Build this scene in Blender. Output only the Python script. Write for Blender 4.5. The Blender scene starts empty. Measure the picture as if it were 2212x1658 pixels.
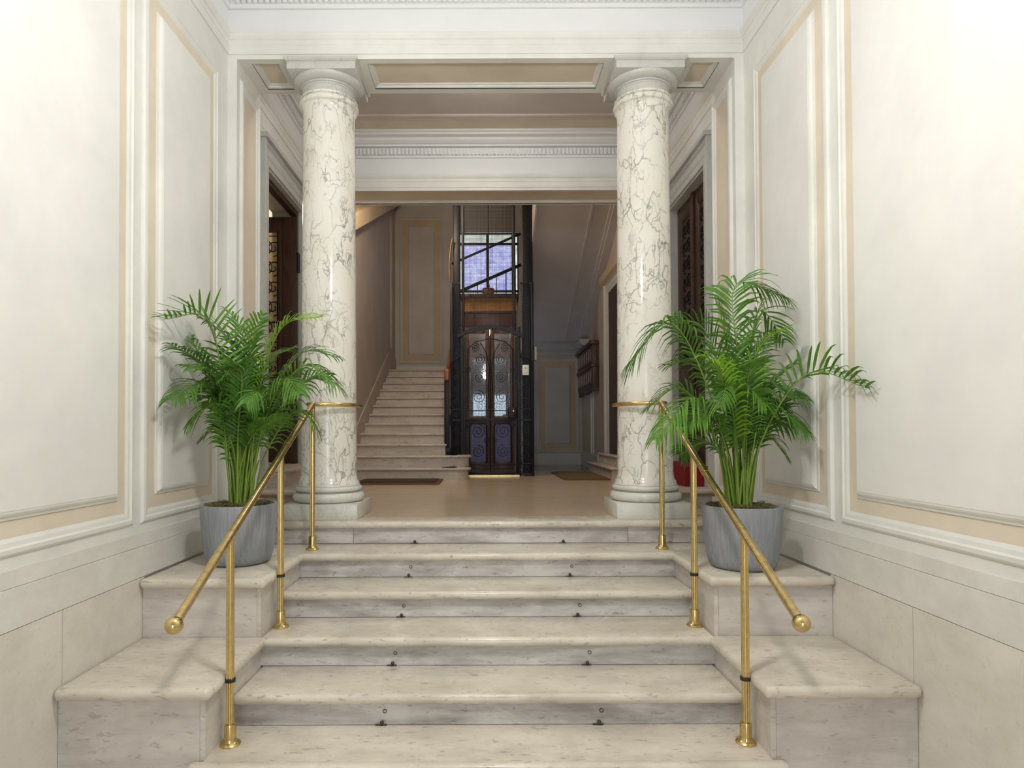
import bpy, bmesh, math, random
from mathutils import Vector, Matrix
random.seed(7)
PI = math.pi
sc = bpy.context.scene
C = sc.collection

# ---------------------------------------------------------------- camera
F = 1380.0
cam = bpy.data.cameras.new('camera'); camo = bpy.data.objects.new('camera', cam); C.objects.link(camo)
cam.sensor_width = 36; cam.lens = F / 2212 * 36; cam.clip_start = 0.02
PITCH, ROLL = math.radians(0.9), math.radians(0.2)
CAMZ = 0.557
R = Matrix.Rotation(PI/2 + PITCH, 4, 'X') @ Matrix.Rotation(-ROLL, 4, 'Z')
camo.matrix_world = Matrix.Translation((0, 0, CAMZ)) @ R
v = R.inverted().to_3x3() @ Vector((0, 1, 0))
cam.shift_x = (1106 + F * v.x / -v.z - 1052) / 2212
cam.shift_y = (938 - 829 + F * v.y / -v.z) / 2212
sc.camera = camo
sc.view_settings.view_transform = 'Standard'; sc.view_settings.look = 'None'
sc.view_settings.gamma = 1; sc.view_settings.use_curve_mapping = False
sc.view_settings.exposure = 0.0
# ---------------------------------------------------------------- world and light levels
w = bpy.data.worlds.new('world'); sc.world = w; w.use_nodes = True
w.node_tree.nodes['Background'].inputs[0].default_value = (0.75, 0.82, 1, 1)
w.node_tree.nodes['Background'].inputs[1].default_value = 0.6
LANTERN = 258.0        # hanging globe over the entrance
HALL_FILL = 42.0       # unseen dome added to brighten the column hall
STAIR_LAMP = 190.0      # wall globe in the stair hall
CAR_LAMP = 28.0
ROOM_LAMP = 60.0
DAY = 48.0             # daylight through the street door behind the viewer
def area(name, loc, rot, sx, sy, power, col):
    l = bpy.data.lights.new(name, 'AREA'); l.shape = 'RECTANGLE'; l.size = sx; l.size_y = sy
    l.energy = power; l.color = col
    o = bpy.data.objects.new(name, l); C.objects.link(o); o.location = loc; o.rotation_euler = rot
    return o
area('street_door_daylight', (0, -3.32, 0.55), (PI/2, 0, 0), 1.7, 2.9, DAY, (0.95, 0.98, 1.0))
area('stair_window_daylight', (0, 12.5, 3.85), (-PI/2, 0, 0), 1.1, 1.1, 14, (0.7, 0.75, 1.0))

# ---------------------------------------------------------------- materials
def new_mat(name):
    m = bpy.data.materials.new(name); m.use_nodes = True
    nt = m.node_tree; b = nt.nodes['Principled BSDF']
    return m, nt, b
def N(nt, typ, **kw):
    n = nt.nodes.new(typ)
    for k, v in kw.items():
        if k.startswith('i_'): n.inputs[k[2:].replace('_', ' ')].default_value = v
        else: setattr(n, k, v)
    return n
def ramp(nt, fac, stops):
    r = nt.nodes.new('ShaderNodeValToRGB'); nt.links.new(fac, r.inputs[0])
    el = r.color_ramp.elements
    while len(el) < len(stops): el.new(0.5)
    for e, (p, c) in zip(el, stops):
        e.position = p; e.color = tuple(c) + (1,) if len(c) == 3 else c
    return r.outputs[0]
def mixc(nt, fac, a, b, mode='MIX'):
    m = nt.nodes.new('ShaderNodeMix'); m.data_type = 'RGBA'; m.blend_type = mode
    for sock, val in ((m.inputs[0], fac), (m.inputs[6], a), (m.inputs[7], b)):
        if hasattr(val, 'is_linked'): nt.links.new(val, sock)
        elif isinstance(val, (int, float)): sock.default_value = val
        else: sock.default_value = tuple(val) + (1,)
    return m.outputs[2]
def coords(nt, scale=(1, 1, 1), rand=False, rot=(0, 0, 0)):
    tc = nt.nodes.new('ShaderNodeTexCoord'); mp = nt.nodes.new('ShaderNodeMapping')
    mp.inputs['Scale'].default_value = scale; mp.inputs['Rotation'].default_value = rot
    src = tc.outputs['Object']
    if rand:
        oi = nt.nodes.new('ShaderNodeObjectInfo'); vm = nt.nodes.new('ShaderNodeVectorMath'); vm.operation = 'ADD'
        nt.links.new(src, vm.inputs[0])
        sc_ = nt.nodes.new('ShaderNodeMath'); sc_.operation = 'MULTIPLY'; sc_.inputs[1].default_value = 17
        nt.links.new(oi.outputs['Random'], sc_.inputs[0]); nt.links.new(sc_.outputs[0], vm.inputs[1]); src = vm.outputs[0]
    nt.links.new(src, mp.inputs[0]); return mp.outputs[0]
def noise(nt, vec, scale, detail=4, rough=0.55, dist=0):
    n = nt.nodes.new('ShaderNodeTexNoise'); nt.links.new(vec, n.inputs['Vector'])
    n.inputs['Scale'].default_value = scale; n.inputs['Detail'].default_value = detail
    n.inputs['Roughness'].default_value = rough; n.inputs['Distortion'].default_value = dist
    return n.outputs[0]
def bump(nt, b, h, strength, dist=0.002):
    bp = nt.nodes.new('ShaderNodeBump'); bp.inputs['Strength'].default_value = strength; bp.inputs['Distance'].default_value = dist
    nt.links.new(h, bp.inputs['Height']); nt.links.new(bp.outputs[0], b.inputs['Normal'])

def plaster(name, col, var=0.06, rough=0.6):
    m, nt, b = new_mat(name)
    v = coords(nt); f = noise(nt, v, 2.2, 5, 0.6)
    d = tuple(c * (1 - var * 2) for c in col); l = tuple(min(1, c * (1 + var * 0.6)) for c in col)
    c = ramp(nt, f, [(0.3, d), (0.65, l)])
    g = noise(nt, v, 160, 2)
    nt.links.new(c, b.inputs['Base Color']); b.inputs['Roughness'].default_value = rough
    bump(nt, b, g, 0.12, 0.001)
    return m
def plain(name, col, rough=0.5, metal=0.0, coat=0.0, var=0.0, scale=20):
    m, nt, b = new_mat(name)
    b.inputs['Base Color'].default_value = tuple(col) + (1,)
    b.inputs['Roughness'].default_value = rough; b.inputs['Metallic'].default_value = metal
    b.inputs['Coat Weight'].default_value = coat
    if var:
        f = noise(nt, coords(nt), scale, 4)
        nt.links.new(ramp(nt, f, [(0.3, tuple(c * (1 - var) for c in col)), (0.7, tuple(min(1, c * (1 + var)) for c in col))]), b.inputs['Base Color'])
    return m
def emis(name, col, strength):
    m, nt, b = new_mat(name)
    b.inputs['Base Color'].default_value = (0.8, 0.8, 0.8, 1)
    b.inputs['Emission Color'].default_value = tuple(col) + (1,); b.inputs['Emission Strength'].default_value = strength
    return m
def stone(name, light, dark, spot, rough=0.28, grime=0.5, stretch=(1, 1, 1), gcol=(0.2, 0.17, 0.15), fleck=0.62):
    # worn cream limestone: cloudy ground, short dark flecks, soft irregular grime
    m, nt, b = new_mat(name)
    v = coords(nt, stretch, rand=True)
    f = noise(nt, v, 3.0, 6, 0.6, 0.6)
    c = ramp(nt, f, [(0.3, dark), (0.62, light)])
    v2 = coords(nt, (8, 24, 24), rand=True)
    fl = noise(nt, v2, 2.2, 3, 0.6, 0.4)
    flf = ramp(nt, fl, [(0.61, (0, 0, 0)), (0.68, (1, 1, 1))])
    c = mixc(nt, mixc(nt, fleck, (0, 0, 0), flf), c, spot)
    v3 = coords(nt, (1.1, 2.5, 5.0), rand=True)
    gr = noise(nt, v3, 2.4, 7, 0.68, 0.3)
    grf = ramp(nt, gr, [(0.42, (0, 0, 0)), (0.85, (1, 1, 1))])
    c = mixc(nt, mixc(nt, grime, (0, 0, 0), grf), c, gcol)
    v4 = coords(nt, (1, 1, 1), rand=True)
    sp = N(nt, 'ShaderNodeTexVoronoi'); nt.links.new(v4, sp.inputs['Vector']); sp.inputs['Scale'].default_value = 16
    spf = ramp(nt, sp.outputs['Distance'], [(0.06, (1, 1, 1)), (0.2, (0, 0, 0))])
    msk = ramp(nt, noise(nt, v4, 6, 2), [(0.56, (0, 0, 0)), (0.66, (fleck, fleck, fleck))])
    c = mixc(nt, mixc(nt, 1.0, spf, msk, 'MULTIPLY'), c, tuple(x * 0.7 for x in spot))
    nt.links.new(c, b.inputs['Base Color'])
    rr = ramp(nt, f, [(0.3, (rough * 1.5,) * 3), (0.7, (rough * 0.8,) * 3)])
    nt.links.new(rr, b.inputs['Roughness'])
    bump(nt, b, fl, 0.08, 0.002)
    return m
def veined(name, base, vein, stain, rough=0.12, scale=5.0, amount=1.0, zs=0.55):
    # polished white breccia marble with grey green veins
    m, nt, b = new_mat(name)
    v = coords(nt, (1, 1, zs), rand=True)
    n1 = N(nt, 'ShaderNodeTexNoise'); nt.links.new(v, n1.inputs['Vector']); n1.inputs['Scale'].default_value = 5.5; n1.inputs['Detail'].default_value = 8
    vm = N(nt, 'ShaderNodeVectorMath', operation='MULTIPLY_ADD'); nt.links.new(n1.outputs['Color'], vm.inputs[0]); vm.inputs[1].default_value = (0.34, 0.34, 0.34); nt.links.new(v, vm.inputs[2])
    def vein_f(s, w, off):
        ad = N(nt, 'ShaderNodeVectorMath', operation='ADD'); nt.links.new(vm.outputs[0], ad.inputs[0]); ad.inputs[1].default_value = off
        vo = N(nt, 'ShaderNodeTexVoronoi', feature='DISTANCE_TO_EDGE'); nt.links.new(ad.outputs[0], vo.inputs['Vector']); vo.inputs['Scale'].default_value = s
        return ramp(nt, vo.outputs['Distance'], [(0.0, (1, 1, 1)), (w, (0, 0, 0))])
    mk = ramp(nt, noise(nt, v, 2.6, 3), [(0.40, (0.08, 0.08, 0.08)), (0.58, (1, 1, 1))])
    mk2 = ramp(nt, noise(nt, v, 5.2, 3, 0.6, 1.0), [(0.45, (0, 0, 0)), (0.6, (1, 1, 1))])
    a = mixc(nt, 1.0, vein_f(scale, 0.035, (0, 0, 0)), mk, 'MULTIPLY')
    c_ = mixc(nt, 1.0, vein_f(scale * 2.4, 0.06, (3, 1, 2)), mk2, 'MULTIPLY')
    cl = ramp(nt, noise(nt, v, 2.6, 5, 0.6, 1.2), [(0.4, (0, 0, 0)), (0.7, (1, 1, 1))])
    col = mixc(nt, mixc(nt, 0.5, (0, 0, 0), cl), base, stain)
    col = mixc(nt, mixc(nt, 0.85 * amount, (0, 0, 0), a), col, vein)
    col = mixc(nt, mixc(nt, 0.75 * amount, (0, 0, 0), c_), col, tuple(x * 0.9 for x in vein))
    # small dark patches where veins crowd together
    pt = ramp(nt, noise(nt, vm.outputs[0], 3.4, 4, 0.6, 0.5), [(0.63, (0, 0, 0)), (0.72, (1, 1, 1))])
    col = mixc(nt, mixc(nt, 0.5 * amount, (0, 0, 0), pt), col, vein)
    nt.links.new(col, b.inputs['Base Color']); b.inputs['Roughness'].default_value = rough
    return m
def wood(name, a, b_, rough=0.4, scale=(2, 2, 0.25)):
    m, nt, b = new_mat(name)
    v = coords(nt, scale, rand=True); f = noise(nt, v, 18, 5, 0.6, 1.2)
    nt.links.new(ramp(nt, f, [(0.3, a), (0.7, b_)]), b.inputs['Base Color'])
    b.inputs['Roughness'].default_value = rough; bump(nt, b, f, 0.1, 0.002)
    return m

M = {}
M['cream'] = plaster('cream_plaster', (0.80, 0.80, 0.755))
M['field'] = plaster('panel_field_plaster', (0.80, 0.795, 0.76), 0.04)
M['tan'] = plaster('tan_plaster', (0.76, 0.675, 0.545), 0.06)
M['white'] = plaster('white_plaster', (0.82, 0.83, 0.84), 0.02)
M['mauve'] = plaster('ceiling_plaster', (0.62, 0.56, 0.52), 0.04)
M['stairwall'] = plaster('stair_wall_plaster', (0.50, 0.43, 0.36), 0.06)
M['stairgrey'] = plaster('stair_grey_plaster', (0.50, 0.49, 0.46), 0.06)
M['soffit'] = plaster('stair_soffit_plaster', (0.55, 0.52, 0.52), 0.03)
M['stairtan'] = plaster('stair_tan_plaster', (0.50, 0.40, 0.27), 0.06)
M['tread'] = stone('worn_limestone_tread', (0.77, 0.715, 0.61), (0.63, 0.57, 0.47), (0.20, 0.17, 0.14), 0.26, 0.55, fleck=0.5)
M['riser'] = stone('grimy_limestone_riser', (0.72, 0.70, 0.68), (0.55, 0.525, 0.505), (0.20, 0.17, 0.15), 0.4, 1.0, gcol=(0.15, 0.125, 0.115), fleck=0.5)
M['block'] = stone('limestone_block', (0.74, 0.70, 0.65), (0.62, 0.575, 0.53), (0.24, 0.21, 0.18), 0.35, 0.5, fleck=0.35)
M['slab'] = stone('wall_limestone_slab', (0.76, 0.72, 0.65), (0.68, 0.63, 0.56), (0.40, 0.35, 0.3), 0.4, 0.25, gcol=(0.35, 0.29, 0.23), fleck=0.2)
M['band'] = stone('dado_band', (0.77, 0.755, 0.71), (0.69, 0.67, 0.61), (0.55, 0.5, 0.42), 0.5, 0.3, gcol=(0.42, 0.39, 0.31), fleck=0.12)
M['floor'] = stone('polished_beige_floor', (0.68, 0.54, 0.38), (0.58, 0.45, 0.31), (0.3, 0.24, 0.17), 0.16, 0.2, stretch=(0.5, 2.5, 1), gcol=(0.3, 0.22, 0.15))
M['floordark'] = stone('dark_polished_floor', (0.20, 0.21, 0.21), (0.14, 0.15, 0.15), (0.08, 0.08, 0.08), 0.14, 0.2)
M['marble'] = veined('veined_column_marble', (0.83, 0.81, 0.74), (0.20, 0.215, 0.19), (0.74, 0.69, 0.58), scale=6.5)
M['cap'] = veined('grey_white_marble', (0.72, 0.72, 0.66), (0.45, 0.47, 0.43), (0.60, 0.60, 0.53), 0.25, 4.0, 0.5)
M['capgrey'] = veined('grey_capital_marble', (0.60, 0.60, 0.565), (0.40, 0.41, 0.38), (0.50, 0.49, 0.45), 0.35, 4.0, 0.5)  # greyer and duller than the column base marble
M['casing'] = veined('grey_casing_marble', (0.56, 0.57, 0.55), (0.40, 0.41, 0.40), (0.48, 0.48, 0.46), 0.4, 3.0, 0.4)
M['flight'] = stone('stair_flight_stone', (0.62, 0.56, 0.49), (0.52, 0.46, 0.39), (0.2, 0.16, 0.14), 0.35, 0.45)
M['side'] = stone('side_step_stone', (0.62, 0.55, 0.47), (0.50, 0.43, 0.36), (0.22, 0.18, 0.15), 0.3, 0.4)
M['brass'] = plain('polished_brass', (0.66, 0.50, 0.22), 0.2, 1.0, 0, 0.1, 60)
M['brassworn'] = plain('worn_brass', (0.62, 0.47, 0.23), 0.26, 1.0, 0, 0.22, 45)
M['iron'] = plain('black_iron', (0.018, 0.018, 0.022), 0.42, 0.6, 0, 0.3, 30)
M['rust'] = plain('dark_eyelet_metal', (0.10, 0.08, 0.06), 0.4, 0.8)
M['strap'] = plain('black_strap', (0.02, 0.018, 0.015), 0.6)
M['woodd'] = wood('dark_walnut', (0.028, 0.013, 0.008), (0.075, 0.034, 0.02))
M['woodc'] = wood('lift_car_mahogany', (0.10, 0.035, 0.018), (0.22, 0.085, 0.04), 0.3)
M['woodlit'] = wood('highlit_lift_cornice', (0.55, 0.25, 0.05), (0.80, 0.42, 0.10), 0.25, (0.3, 2, 2))  # orange wood, colour brightened to carry the warm lamp highlight
M['mailwood'] = wood('mailbox_wood', (0.045, 0.022, 0.014), (0.10, 0.05, 0.03))
M['soil'] = plain('potting_soil', (0.10, 0.065, 0.03), 0.95, 0, 0, 0.6, 90)
M['moss'] = plain('dry_moss', (0.14, 0.12, 0.035), 0.95, 0, 0, 0.6, 120)
M['paper'] = plain('white_plastic', (0.85, 0.85, 0.83), 0.4)
M['ink'] = plain('grey_print', (0.25, 0.25, 0.27), 0.5)
M['label'] = plain('card_label', (0.45, 0.42, 0.38), 0.6)
M['red'] = plain('red_carpet', (0.24, 0.012, 0.018), 0.95, 0, 0, 0.25, 300)
M['mat'] = plain('coir_mat', (0.16, 0.085, 0.035), 1.0, 0, 0, 0.5, 260)
M['matgreen'] = plain('mat_print', (0.14, 0.11, 0.05), 1.0, 0, 0, 0.5, 260)
M['rubber'] = plain('mat_edge', (0.06, 0.035, 0.02), 0.9)
M['redbox'] = plain('handrail_wood', (0.22, 0.07, 0.025), 0.35, 0, 0.3, 0.2, 30)
M['lamp'] = emis('lit_globe', (1.0, 0.975, 0.935), LANTERN)
M['hallfill'] = emis('hall_fill_glow', (1.0, 0.95, 0.88), HALL_FILL)
M['lamp3'] = emis('lit_wall_globe', (1.0, 0.80, 0.60), STAIR_LAMP)
M['lamp4'] = emis('lit_car_lamp', (0.93, 0.95, 1.0), CAR_LAMP)
M['lamp5'] = emis('lit_room_lamp', (1.0, 0.82, 0.58), ROOM_LAMP)

def pot_mat():
    m, nt, b = new_mat('brushed_grey_concrete')
    v = coords(nt, (22, 22, 1.0), rand=True); f = noise(nt, v, 4, 5, 0.65)
    v2 = coords(nt, (1, 1, 1)); g = noise(nt, v2, 7, 4)
    c = ramp(nt, f, [(0.25, (0.20, 0.215, 0.235)), (0.75, (0.38, 0.395, 0.415))])
    c = mixc(nt, mixc(nt, 0.35, (0, 0, 0), ramp(nt, g, [(0.4, (0, 0, 0)), (0.65, (1, 1, 1))])), c, (0.21, 0.225, 0.25))
    nt.links.new(c, b.inputs['Base Color']); b.inputs['Roughness'].default_value = 0.75; bump(nt, b, f, 0.15, 0.003)
    return m
M['pot'] = pot_mat()
def leaf_mat(name, dark, light):
    m, nt, b = new_mat(name)
    oi = N(nt, 'ShaderNodeObjectInfo')
    f = noise(nt, coords(nt), 14, 3)
    c = mixc(nt, oi.outputs['Random'], dark, light)
    c = mixc(nt, 0.5, c, ramp(nt, f, [(0.3, dark), (0.7, light)]))
    nt.links.new(c, b.inputs['Base Color']); b.inputs['Roughness'].default_value = 0.38
    tr = N(nt, 'ShaderNodeBsdfTranslucent'); nt.links.new(c, tr.inputs[0])
    mx = N(nt, 'ShaderNodeMixShader'); mx.inputs[0].default_value = 0.3
    nt.links.new(b.outputs[0], mx.inputs[1]); nt.links.new(tr.outputs[0], mx.inputs[2])
    nt.links.new(mx.outputs[0], nt.nodes['Material Output'].inputs[0])
    return m
M['leaf'] = leaf_mat('palm_leaf', (0.03, 0.11, 0.014), (0.16, 0.36, 0.04))
M['leafyoung'] = leaf_mat('young_palm_leaf', (0.20, 0.42, 0.02), (0.36, 0.60, 0.06))
M['stem'] = leaf_mat('palm_stem', (0.16, 0.30, 0.03), (0.30, 0.42, 0.07))

def glass(name, col, rough, alpha_mix, emit=None, es=0):
    m, nt, b = new_mat(name)
    b.inputs['Base Color'].default_value = tuple(col) + (1,); b.inputs['Roughness'].default_value = rough
    if emit: b.inputs['Emission Color'].default_value = tuple(emit) + (1,); b.inputs['Emission Strength'].default_value = es
    tr = N(nt, 'ShaderNodeBsdfTransparent'); tr.inputs[0].default_value = tuple(min(1, c * 1.1) for c in col) + (1,)
    mx = N(nt, 'ShaderNodeMixShader'); mx.inputs[0].default_value = alpha_mix
    nt.links.new(b.outputs[0], mx.inputs[1]); nt.links.new(tr.outputs[0], mx.inputs[2])
    nt.links.new(mx.outputs[0], nt.nodes['Material Output'].inputs[0])
    return m
M['glass'] = glass('clear_glass', (0.85, 0.88, 0.9), 0.04, 0.8)
M['frost'] = glass('violet_frosted_glass', (0.42, 0.42, 0.85), 0.3, 0.4)
M['amberglass'] = glass('door_glass', (0.8, 0.72, 0.55), 0.15, 0.5)
M['mirror'] = plain('mirror', (0.75, 0.78, 0.8), 0.03, 1.0)
def window_pane(name, a, b_, s):
    m, nt, b = new_mat(name)
    f = noise(nt, coords(nt), 7, 5, 0.65, 1.0)
    c = ramp(nt, f, [(0.3, a), (0.62, b_)])
    nt.links.new(c, b.inputs['Emission Color']); b.inputs['Emission Strength'].default_value = s
    b.inputs['Base Color'].default_value = (0.1, 0.1, 0.12, 1); b.inputs['Roughness'].default_value = 0.2
    return m
M['paneblue'] = window_pane('daylit_blue_pane', (0.25, 0.27, 0.72), (0.66, 0.70, 1.0), 1.25)
M['panegreen'] = window_pane('daylit_clear_pane', (0.45, 0.52, 0.45), (0.85, 0.92, 0.85), 1.0)

# ---------------------------------------------------------------- mesh helpers
class MB:
    def __init__(s): s.v = []; s.f = []; s.smooth = []
    def add(s, vs, fs, smooth=False):
        o = len(s.v); s.v += [tuple(p) for p in vs]
        for f in fs: s.f.append(tuple(i + o for i in f)); s.smooth.append(smooth)
        return s
    def box(s, x0, x1, y0, y1, z0, z1):
        if x0 > x1: x0, x1 = x1, x0
        if y0 > y1: y0, y1 = y1, y0
        if z0 > z1: z0, z1 = z1, z0
        vs = [(x0,y0,z0),(x1,y0,z0),(x1,y1,z0),(x0,y1,z0),(x0,y0,z1),(x1,y0,z1),(x1,y1,z1),(x0,y1,z1)]
        return s.add(vs, [(0,3,2,1),(4,5,6,7),(0,1,5,4),(1,2,6,5),(2,3,7,6),(3,0,4,7)])
    def rbox(s, x0, x1, y0, y1, z0, z1, r, seg=3):
        if x0 > x1: x0, x1 = x1, x0
        bm = bmesh.new(); bmesh.ops.create_cube(bm, size=1)
        for q in bm.verts:
            q.co = Vector(((x0+x1)/2 + q.co.x*(x1-x0), (y0+y1)/2 + q.co.y*(y1-y0), (z0+z1)/2 + q.co.z*(z1-z0)))
        r = min(r, (x1-x0)/2*.98, (y1-y0)/2*.98, (z1-z0)/2*.98)
        bmesh.ops.bevel(bm, geom=bm.edges[:], offset=r, segments=seg, profile=0.5, affect='EDGES')
        bm.verts.index_update()
        s.add([q.co[:] for q in bm.verts], [[q.index for q in f.verts] for f in bm.faces], True); bm.free(); return s
    def lathe(s, prof, cx, cy, n=40, caps=True):
        vs = []; fs = []
        for (r, z) in prof:
            for k in range(n):
                a = 2*PI*k/n; vs.append((cx + r*math.cos(a), cy + r*math.sin(a), z))
        for i in range(len(prof)-1):
            for k in range(n):
                a, b = i*n+k, i*n+(k+1) % n; fs.append((a, b, b+n, a+n))
        s.add(vs, fs, True)
        if caps:
            o = len(s.v) - len(vs)
            s.f.append(tuple(o+k for k in range(n-1, -1, -1))); s.smooth.append(False)
            e = o + (len(prof)-1)*n
            s.f.append(tuple(e+k for k in range(n))); s.smooth.append(False)
        return s
    def tube(s, pts, rad, n=8, caps=True):
        pts = [Vector(p) for p in pts]; m = len(pts)
        rads = rad if isinstance(rad, (list, tuple)) else [rad]*m
        vs = []; prev = None
        for i, p in enumerate(pts):
            t = (pts[min(i+1, m-1)] - pts[max(i-1, 0)]).normalized()
            if prev is None:
                a = Vector((0,0,1)) if abs(t.z) < 0.9 else Vector((1,0,0))
                u = t.cross(a).normalized()
            else:
                u = (prev - t * prev.dot(t))
                u = u.normalized() if u.length > 1e-6 else t.orthogonal().normalized()
            prev = u; w_ = t.cross(u)
            for k in range(n):
                a = 2*PI*k/n; vs.append(p + (u*math.cos(a) + w_*math.sin(a))*rads[i])
        fs = []
        for i in range(m-1):
            for k in range(n):
                a, b = i*n+k, i*n+(k+1) % n; fs.append((a, b, b+n, a+n))
        s.add(vs, fs, True)
        if caps:
            o = len(s.v) - len(vs)
            s.f.append(tuple(o+k for k in range(n-1, -1, -1))); s.smooth.append(False)
            s.f.append(tuple(o+(m-1)*n+k for k in range(n))); s.smooth.append(False)
        return s
    def prism(s, poly, axis, a, b):
        # poly in the two other axes (in xyz order), extruded along axis from a to b
        def pt(p, t):
            q = list(p); q.insert(axis, t); return tuple(q)
        n = len(poly)
        vs = [pt(p, a) for p in poly] + [pt(p, b) for p in poly]
        fs = [tuple(range(n))[::-1], tuple(range(n, 2*n))] + [(i, (i+1) % n, n+(i+1) % n, n+i) for i in range(n)]
        return s.add(vs, fs)
    def sphere(s, c, r, n=20, m=12, sz=1.0):
        prof = [(max(1e-4, r*math.sin(PI*i/m)), c[2] - sz*r*math.cos(PI*i/m)) for i in range(m+1)]
        return s.lathe(prof, c[0], c[1], n)
    def frame(s, org, u, v_, n, rect, prof):
        # closed mitred moulding: prof is [(inset from outer rect, height off the surface)]
        u0, u1, v0, v1 = rect; org, u, v_, n = map(Vector, (org, u, v_, n)); vs = []
        for (w_, h) in prof:
            for (a, b) in ((u0+w_, v0+w_), (u1-w_, v0+w_), (u1-w_, v1-w_), (u0+w_, v1-w_)):
                vs.append(org + u*a + v_*b + n*h)
        fs = []
        for i in range(len(prof)-1):
            for k in range(4):
                a, b = i*4+k, i*4+(k+1) % 4; fs.append((a, b, b+4, a+4))
        return s.add(vs, fs)
def obj(name, mb, mat, parent=None, label=None):
    me = bpy.data.meshes.new(name)
    off = Vector((0, 0, 0))
    if parent is not None:
        p = parent
        while p is not None: off += Vector(p.location); p = p.parent
    me.from_pydata([(a-off.x, b-off.y, c-off.z) for a, b, c in mb.v], [], mb.f)
    me.polygons.foreach_set('use_smooth', mb.smooth)
    bm = bmesh.new(); bm.from_mesh(me); bmesh.ops.recalc_face_normals(bm, faces=bm.faces[:]); bm.to_mesh(me); bm.free()
    if any(mb.smooth):
        try: me.set_sharp_from_angle(angle=math.radians(38))
        except Exception: pass
    me.materials.append(M[mat] if isinstance(mat, str) else mat)
    o = bpy.data.objects.new(name, me); C.objects.link(o)
    if parent is not None: o.parent = parent
    if label: o['label'] = label
    return o
def tag(o, label, cat, group=None, kind=None):
    o['label'] = label; o['category'] = cat
    if group: o['group'] = group
    if kind: o['kind'] = kind
    return o
def thing(name, label, cat, loc=(0, 0, 0), group=None, kind=None):
    o = bpy.data.objects.new(name, None); C.objects.link(o); o.location = loc; o.empty_display_size = 0.1
    return tag(o, label, cat, group, kind)
def copy_tree(o, parent=None):
    c = o.copy(); C.objects.link(c); c.parent = parent
    for ch in o.children: copy_tree(ch, c)
    return c
def spiral(c, r0, r1, a0, turns, n=26, plane='xz', y=0):
    pts = []
    for i in range(n+1):
        t = i/n; r = r0 + (r1-r0)*t; a = a0 + turns*2*PI*t
        p, q = c[0] + r*math.cos(a), c[1] + r*math.sin(a)
        pts.append((p, y, q) if plane == 'xz' else (y, p, q))
    return pts

H, G = 0.145, 0.324          # rise and going of the entrance steps
RE = 4.14                    # plane of the top riser
WX = 1.72                    # half width of the vestibule
YF, YB = 4.225, 4.66         # front and back of the colonnade wall
HX = 1.75                    # half width of the column hall
Y2F, Y2B = 6.53, 6.95        # second beam
ZB = 3.065                    # underside of beams
ZC = 3.60                    # ceiling
YR = -3.2                    # street wall behind the viewer
ZF = -7*H                    # vestibule floor
XO = 2.05                    # outer face of side walls

# ================================================================ SETTING: vestibule
fl = tag(obj('floor', MB().box(-WX, WX, YR, 2.4, ZF-0.1, ZF), 'tread'), 'cream stone floor of the entrance vestibule below the steps', 'floor', kind='structure')
PAN = [(0, 0.0), (0.0, 0.006), (0.01, 0.014), (0.026, 0.016), (0.034, 0.010), (0.05, 0.009), (0.062, 0.004), (0.07, 0.001)]
INN = [(0, 0.0), (0.0, 0.009), (0.008, 0.011), (0.012, 0.012), (0.016, 0.019), (0.024, 0.024), (0.03, 0.025), (0.036, 0.027)]
def wall_panel(par, org, u, v_, n, rect, field='field', tan='tan', mould='cream', tw=0.066):
    u0, u1, v0, v1 = rect
    obj('panel_moulding', MB().frame(org, u, v_, n, rect, PAN), mould, par)
    a = 0.066
    obj('tan_border', MB().frame(org, u, v_, n, (u0+a, u1-a, v0+a, v1-a), [(0, 0.0), (0, 0.003), (tw, 0.003), (tw, 0)]), tan, par)
    b = a + tw
    obj('inner_moulding', MB().frame(org, u, v_, n, (u0+b, u1-b, v0+b, v1-b), INN), mould, par)
    c = b + 0.034
    o_, U, V, Nn = map(Vector, (org, u, v_, n))
    pts = []
    for h in (0.0, 0.027):
        for (p, q) in ((u0+c, v0+c), (u1-c, v0+c), (u1-c, v1-c), (u0+c, v1-c)): pts.append(o_ + U*p + V*q + Nn*h)
    obj('panel_field', MB().add(pts, [(3,2,1,0),(4,5,6,7),(0,1,5,4),(1,2,6,5),(2,3,7,6),(3,0,4,7)]), field, par)
for s, nm in ((-1, 'left'), (1, 'right')):
    wl = tag(obj('wall_' + nm, MB().box(s*XO, s*WX, YR, YF, ZF, ZC+0.4), 'cream'),
             'cream panelled vestibule wall behind the %s potted palm' % nm, 'wall', kind='structure')
    org = (s*WX, 0, 0)
    for (y0, y1) in ((3.17, 4.06), (0.95, 3.095), (-0.2, 0.88), (-2.9, -0.27)):
        wall_panel(wl, org, (0,1,0), (0,0,1), (-s,0,0), (y0, y1, 0.125, 2.90))
    # dado bands and stone slabs under them
    obj('dado_rail', MB().box(s*WX, s*(WX-0.008), YR, YF, 0.011, 0.075), 'band', wl)
    obj('baseboard', MB().box(s*WX, s*(WX-0.016), YR, YF, -0.138, 0.009), 'band', wl)
    ys = [YR, -1.9, -0.45, 1.05, 2.575, 3.19]
    for a, b in zip(ys[:-1], ys[1:]):
        obj('stone_slab', MB().box(s*WX, s*(WX-0.014), a+0.0015, b-0.0015, ZF, -0.141), 'slab', wl)
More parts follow.
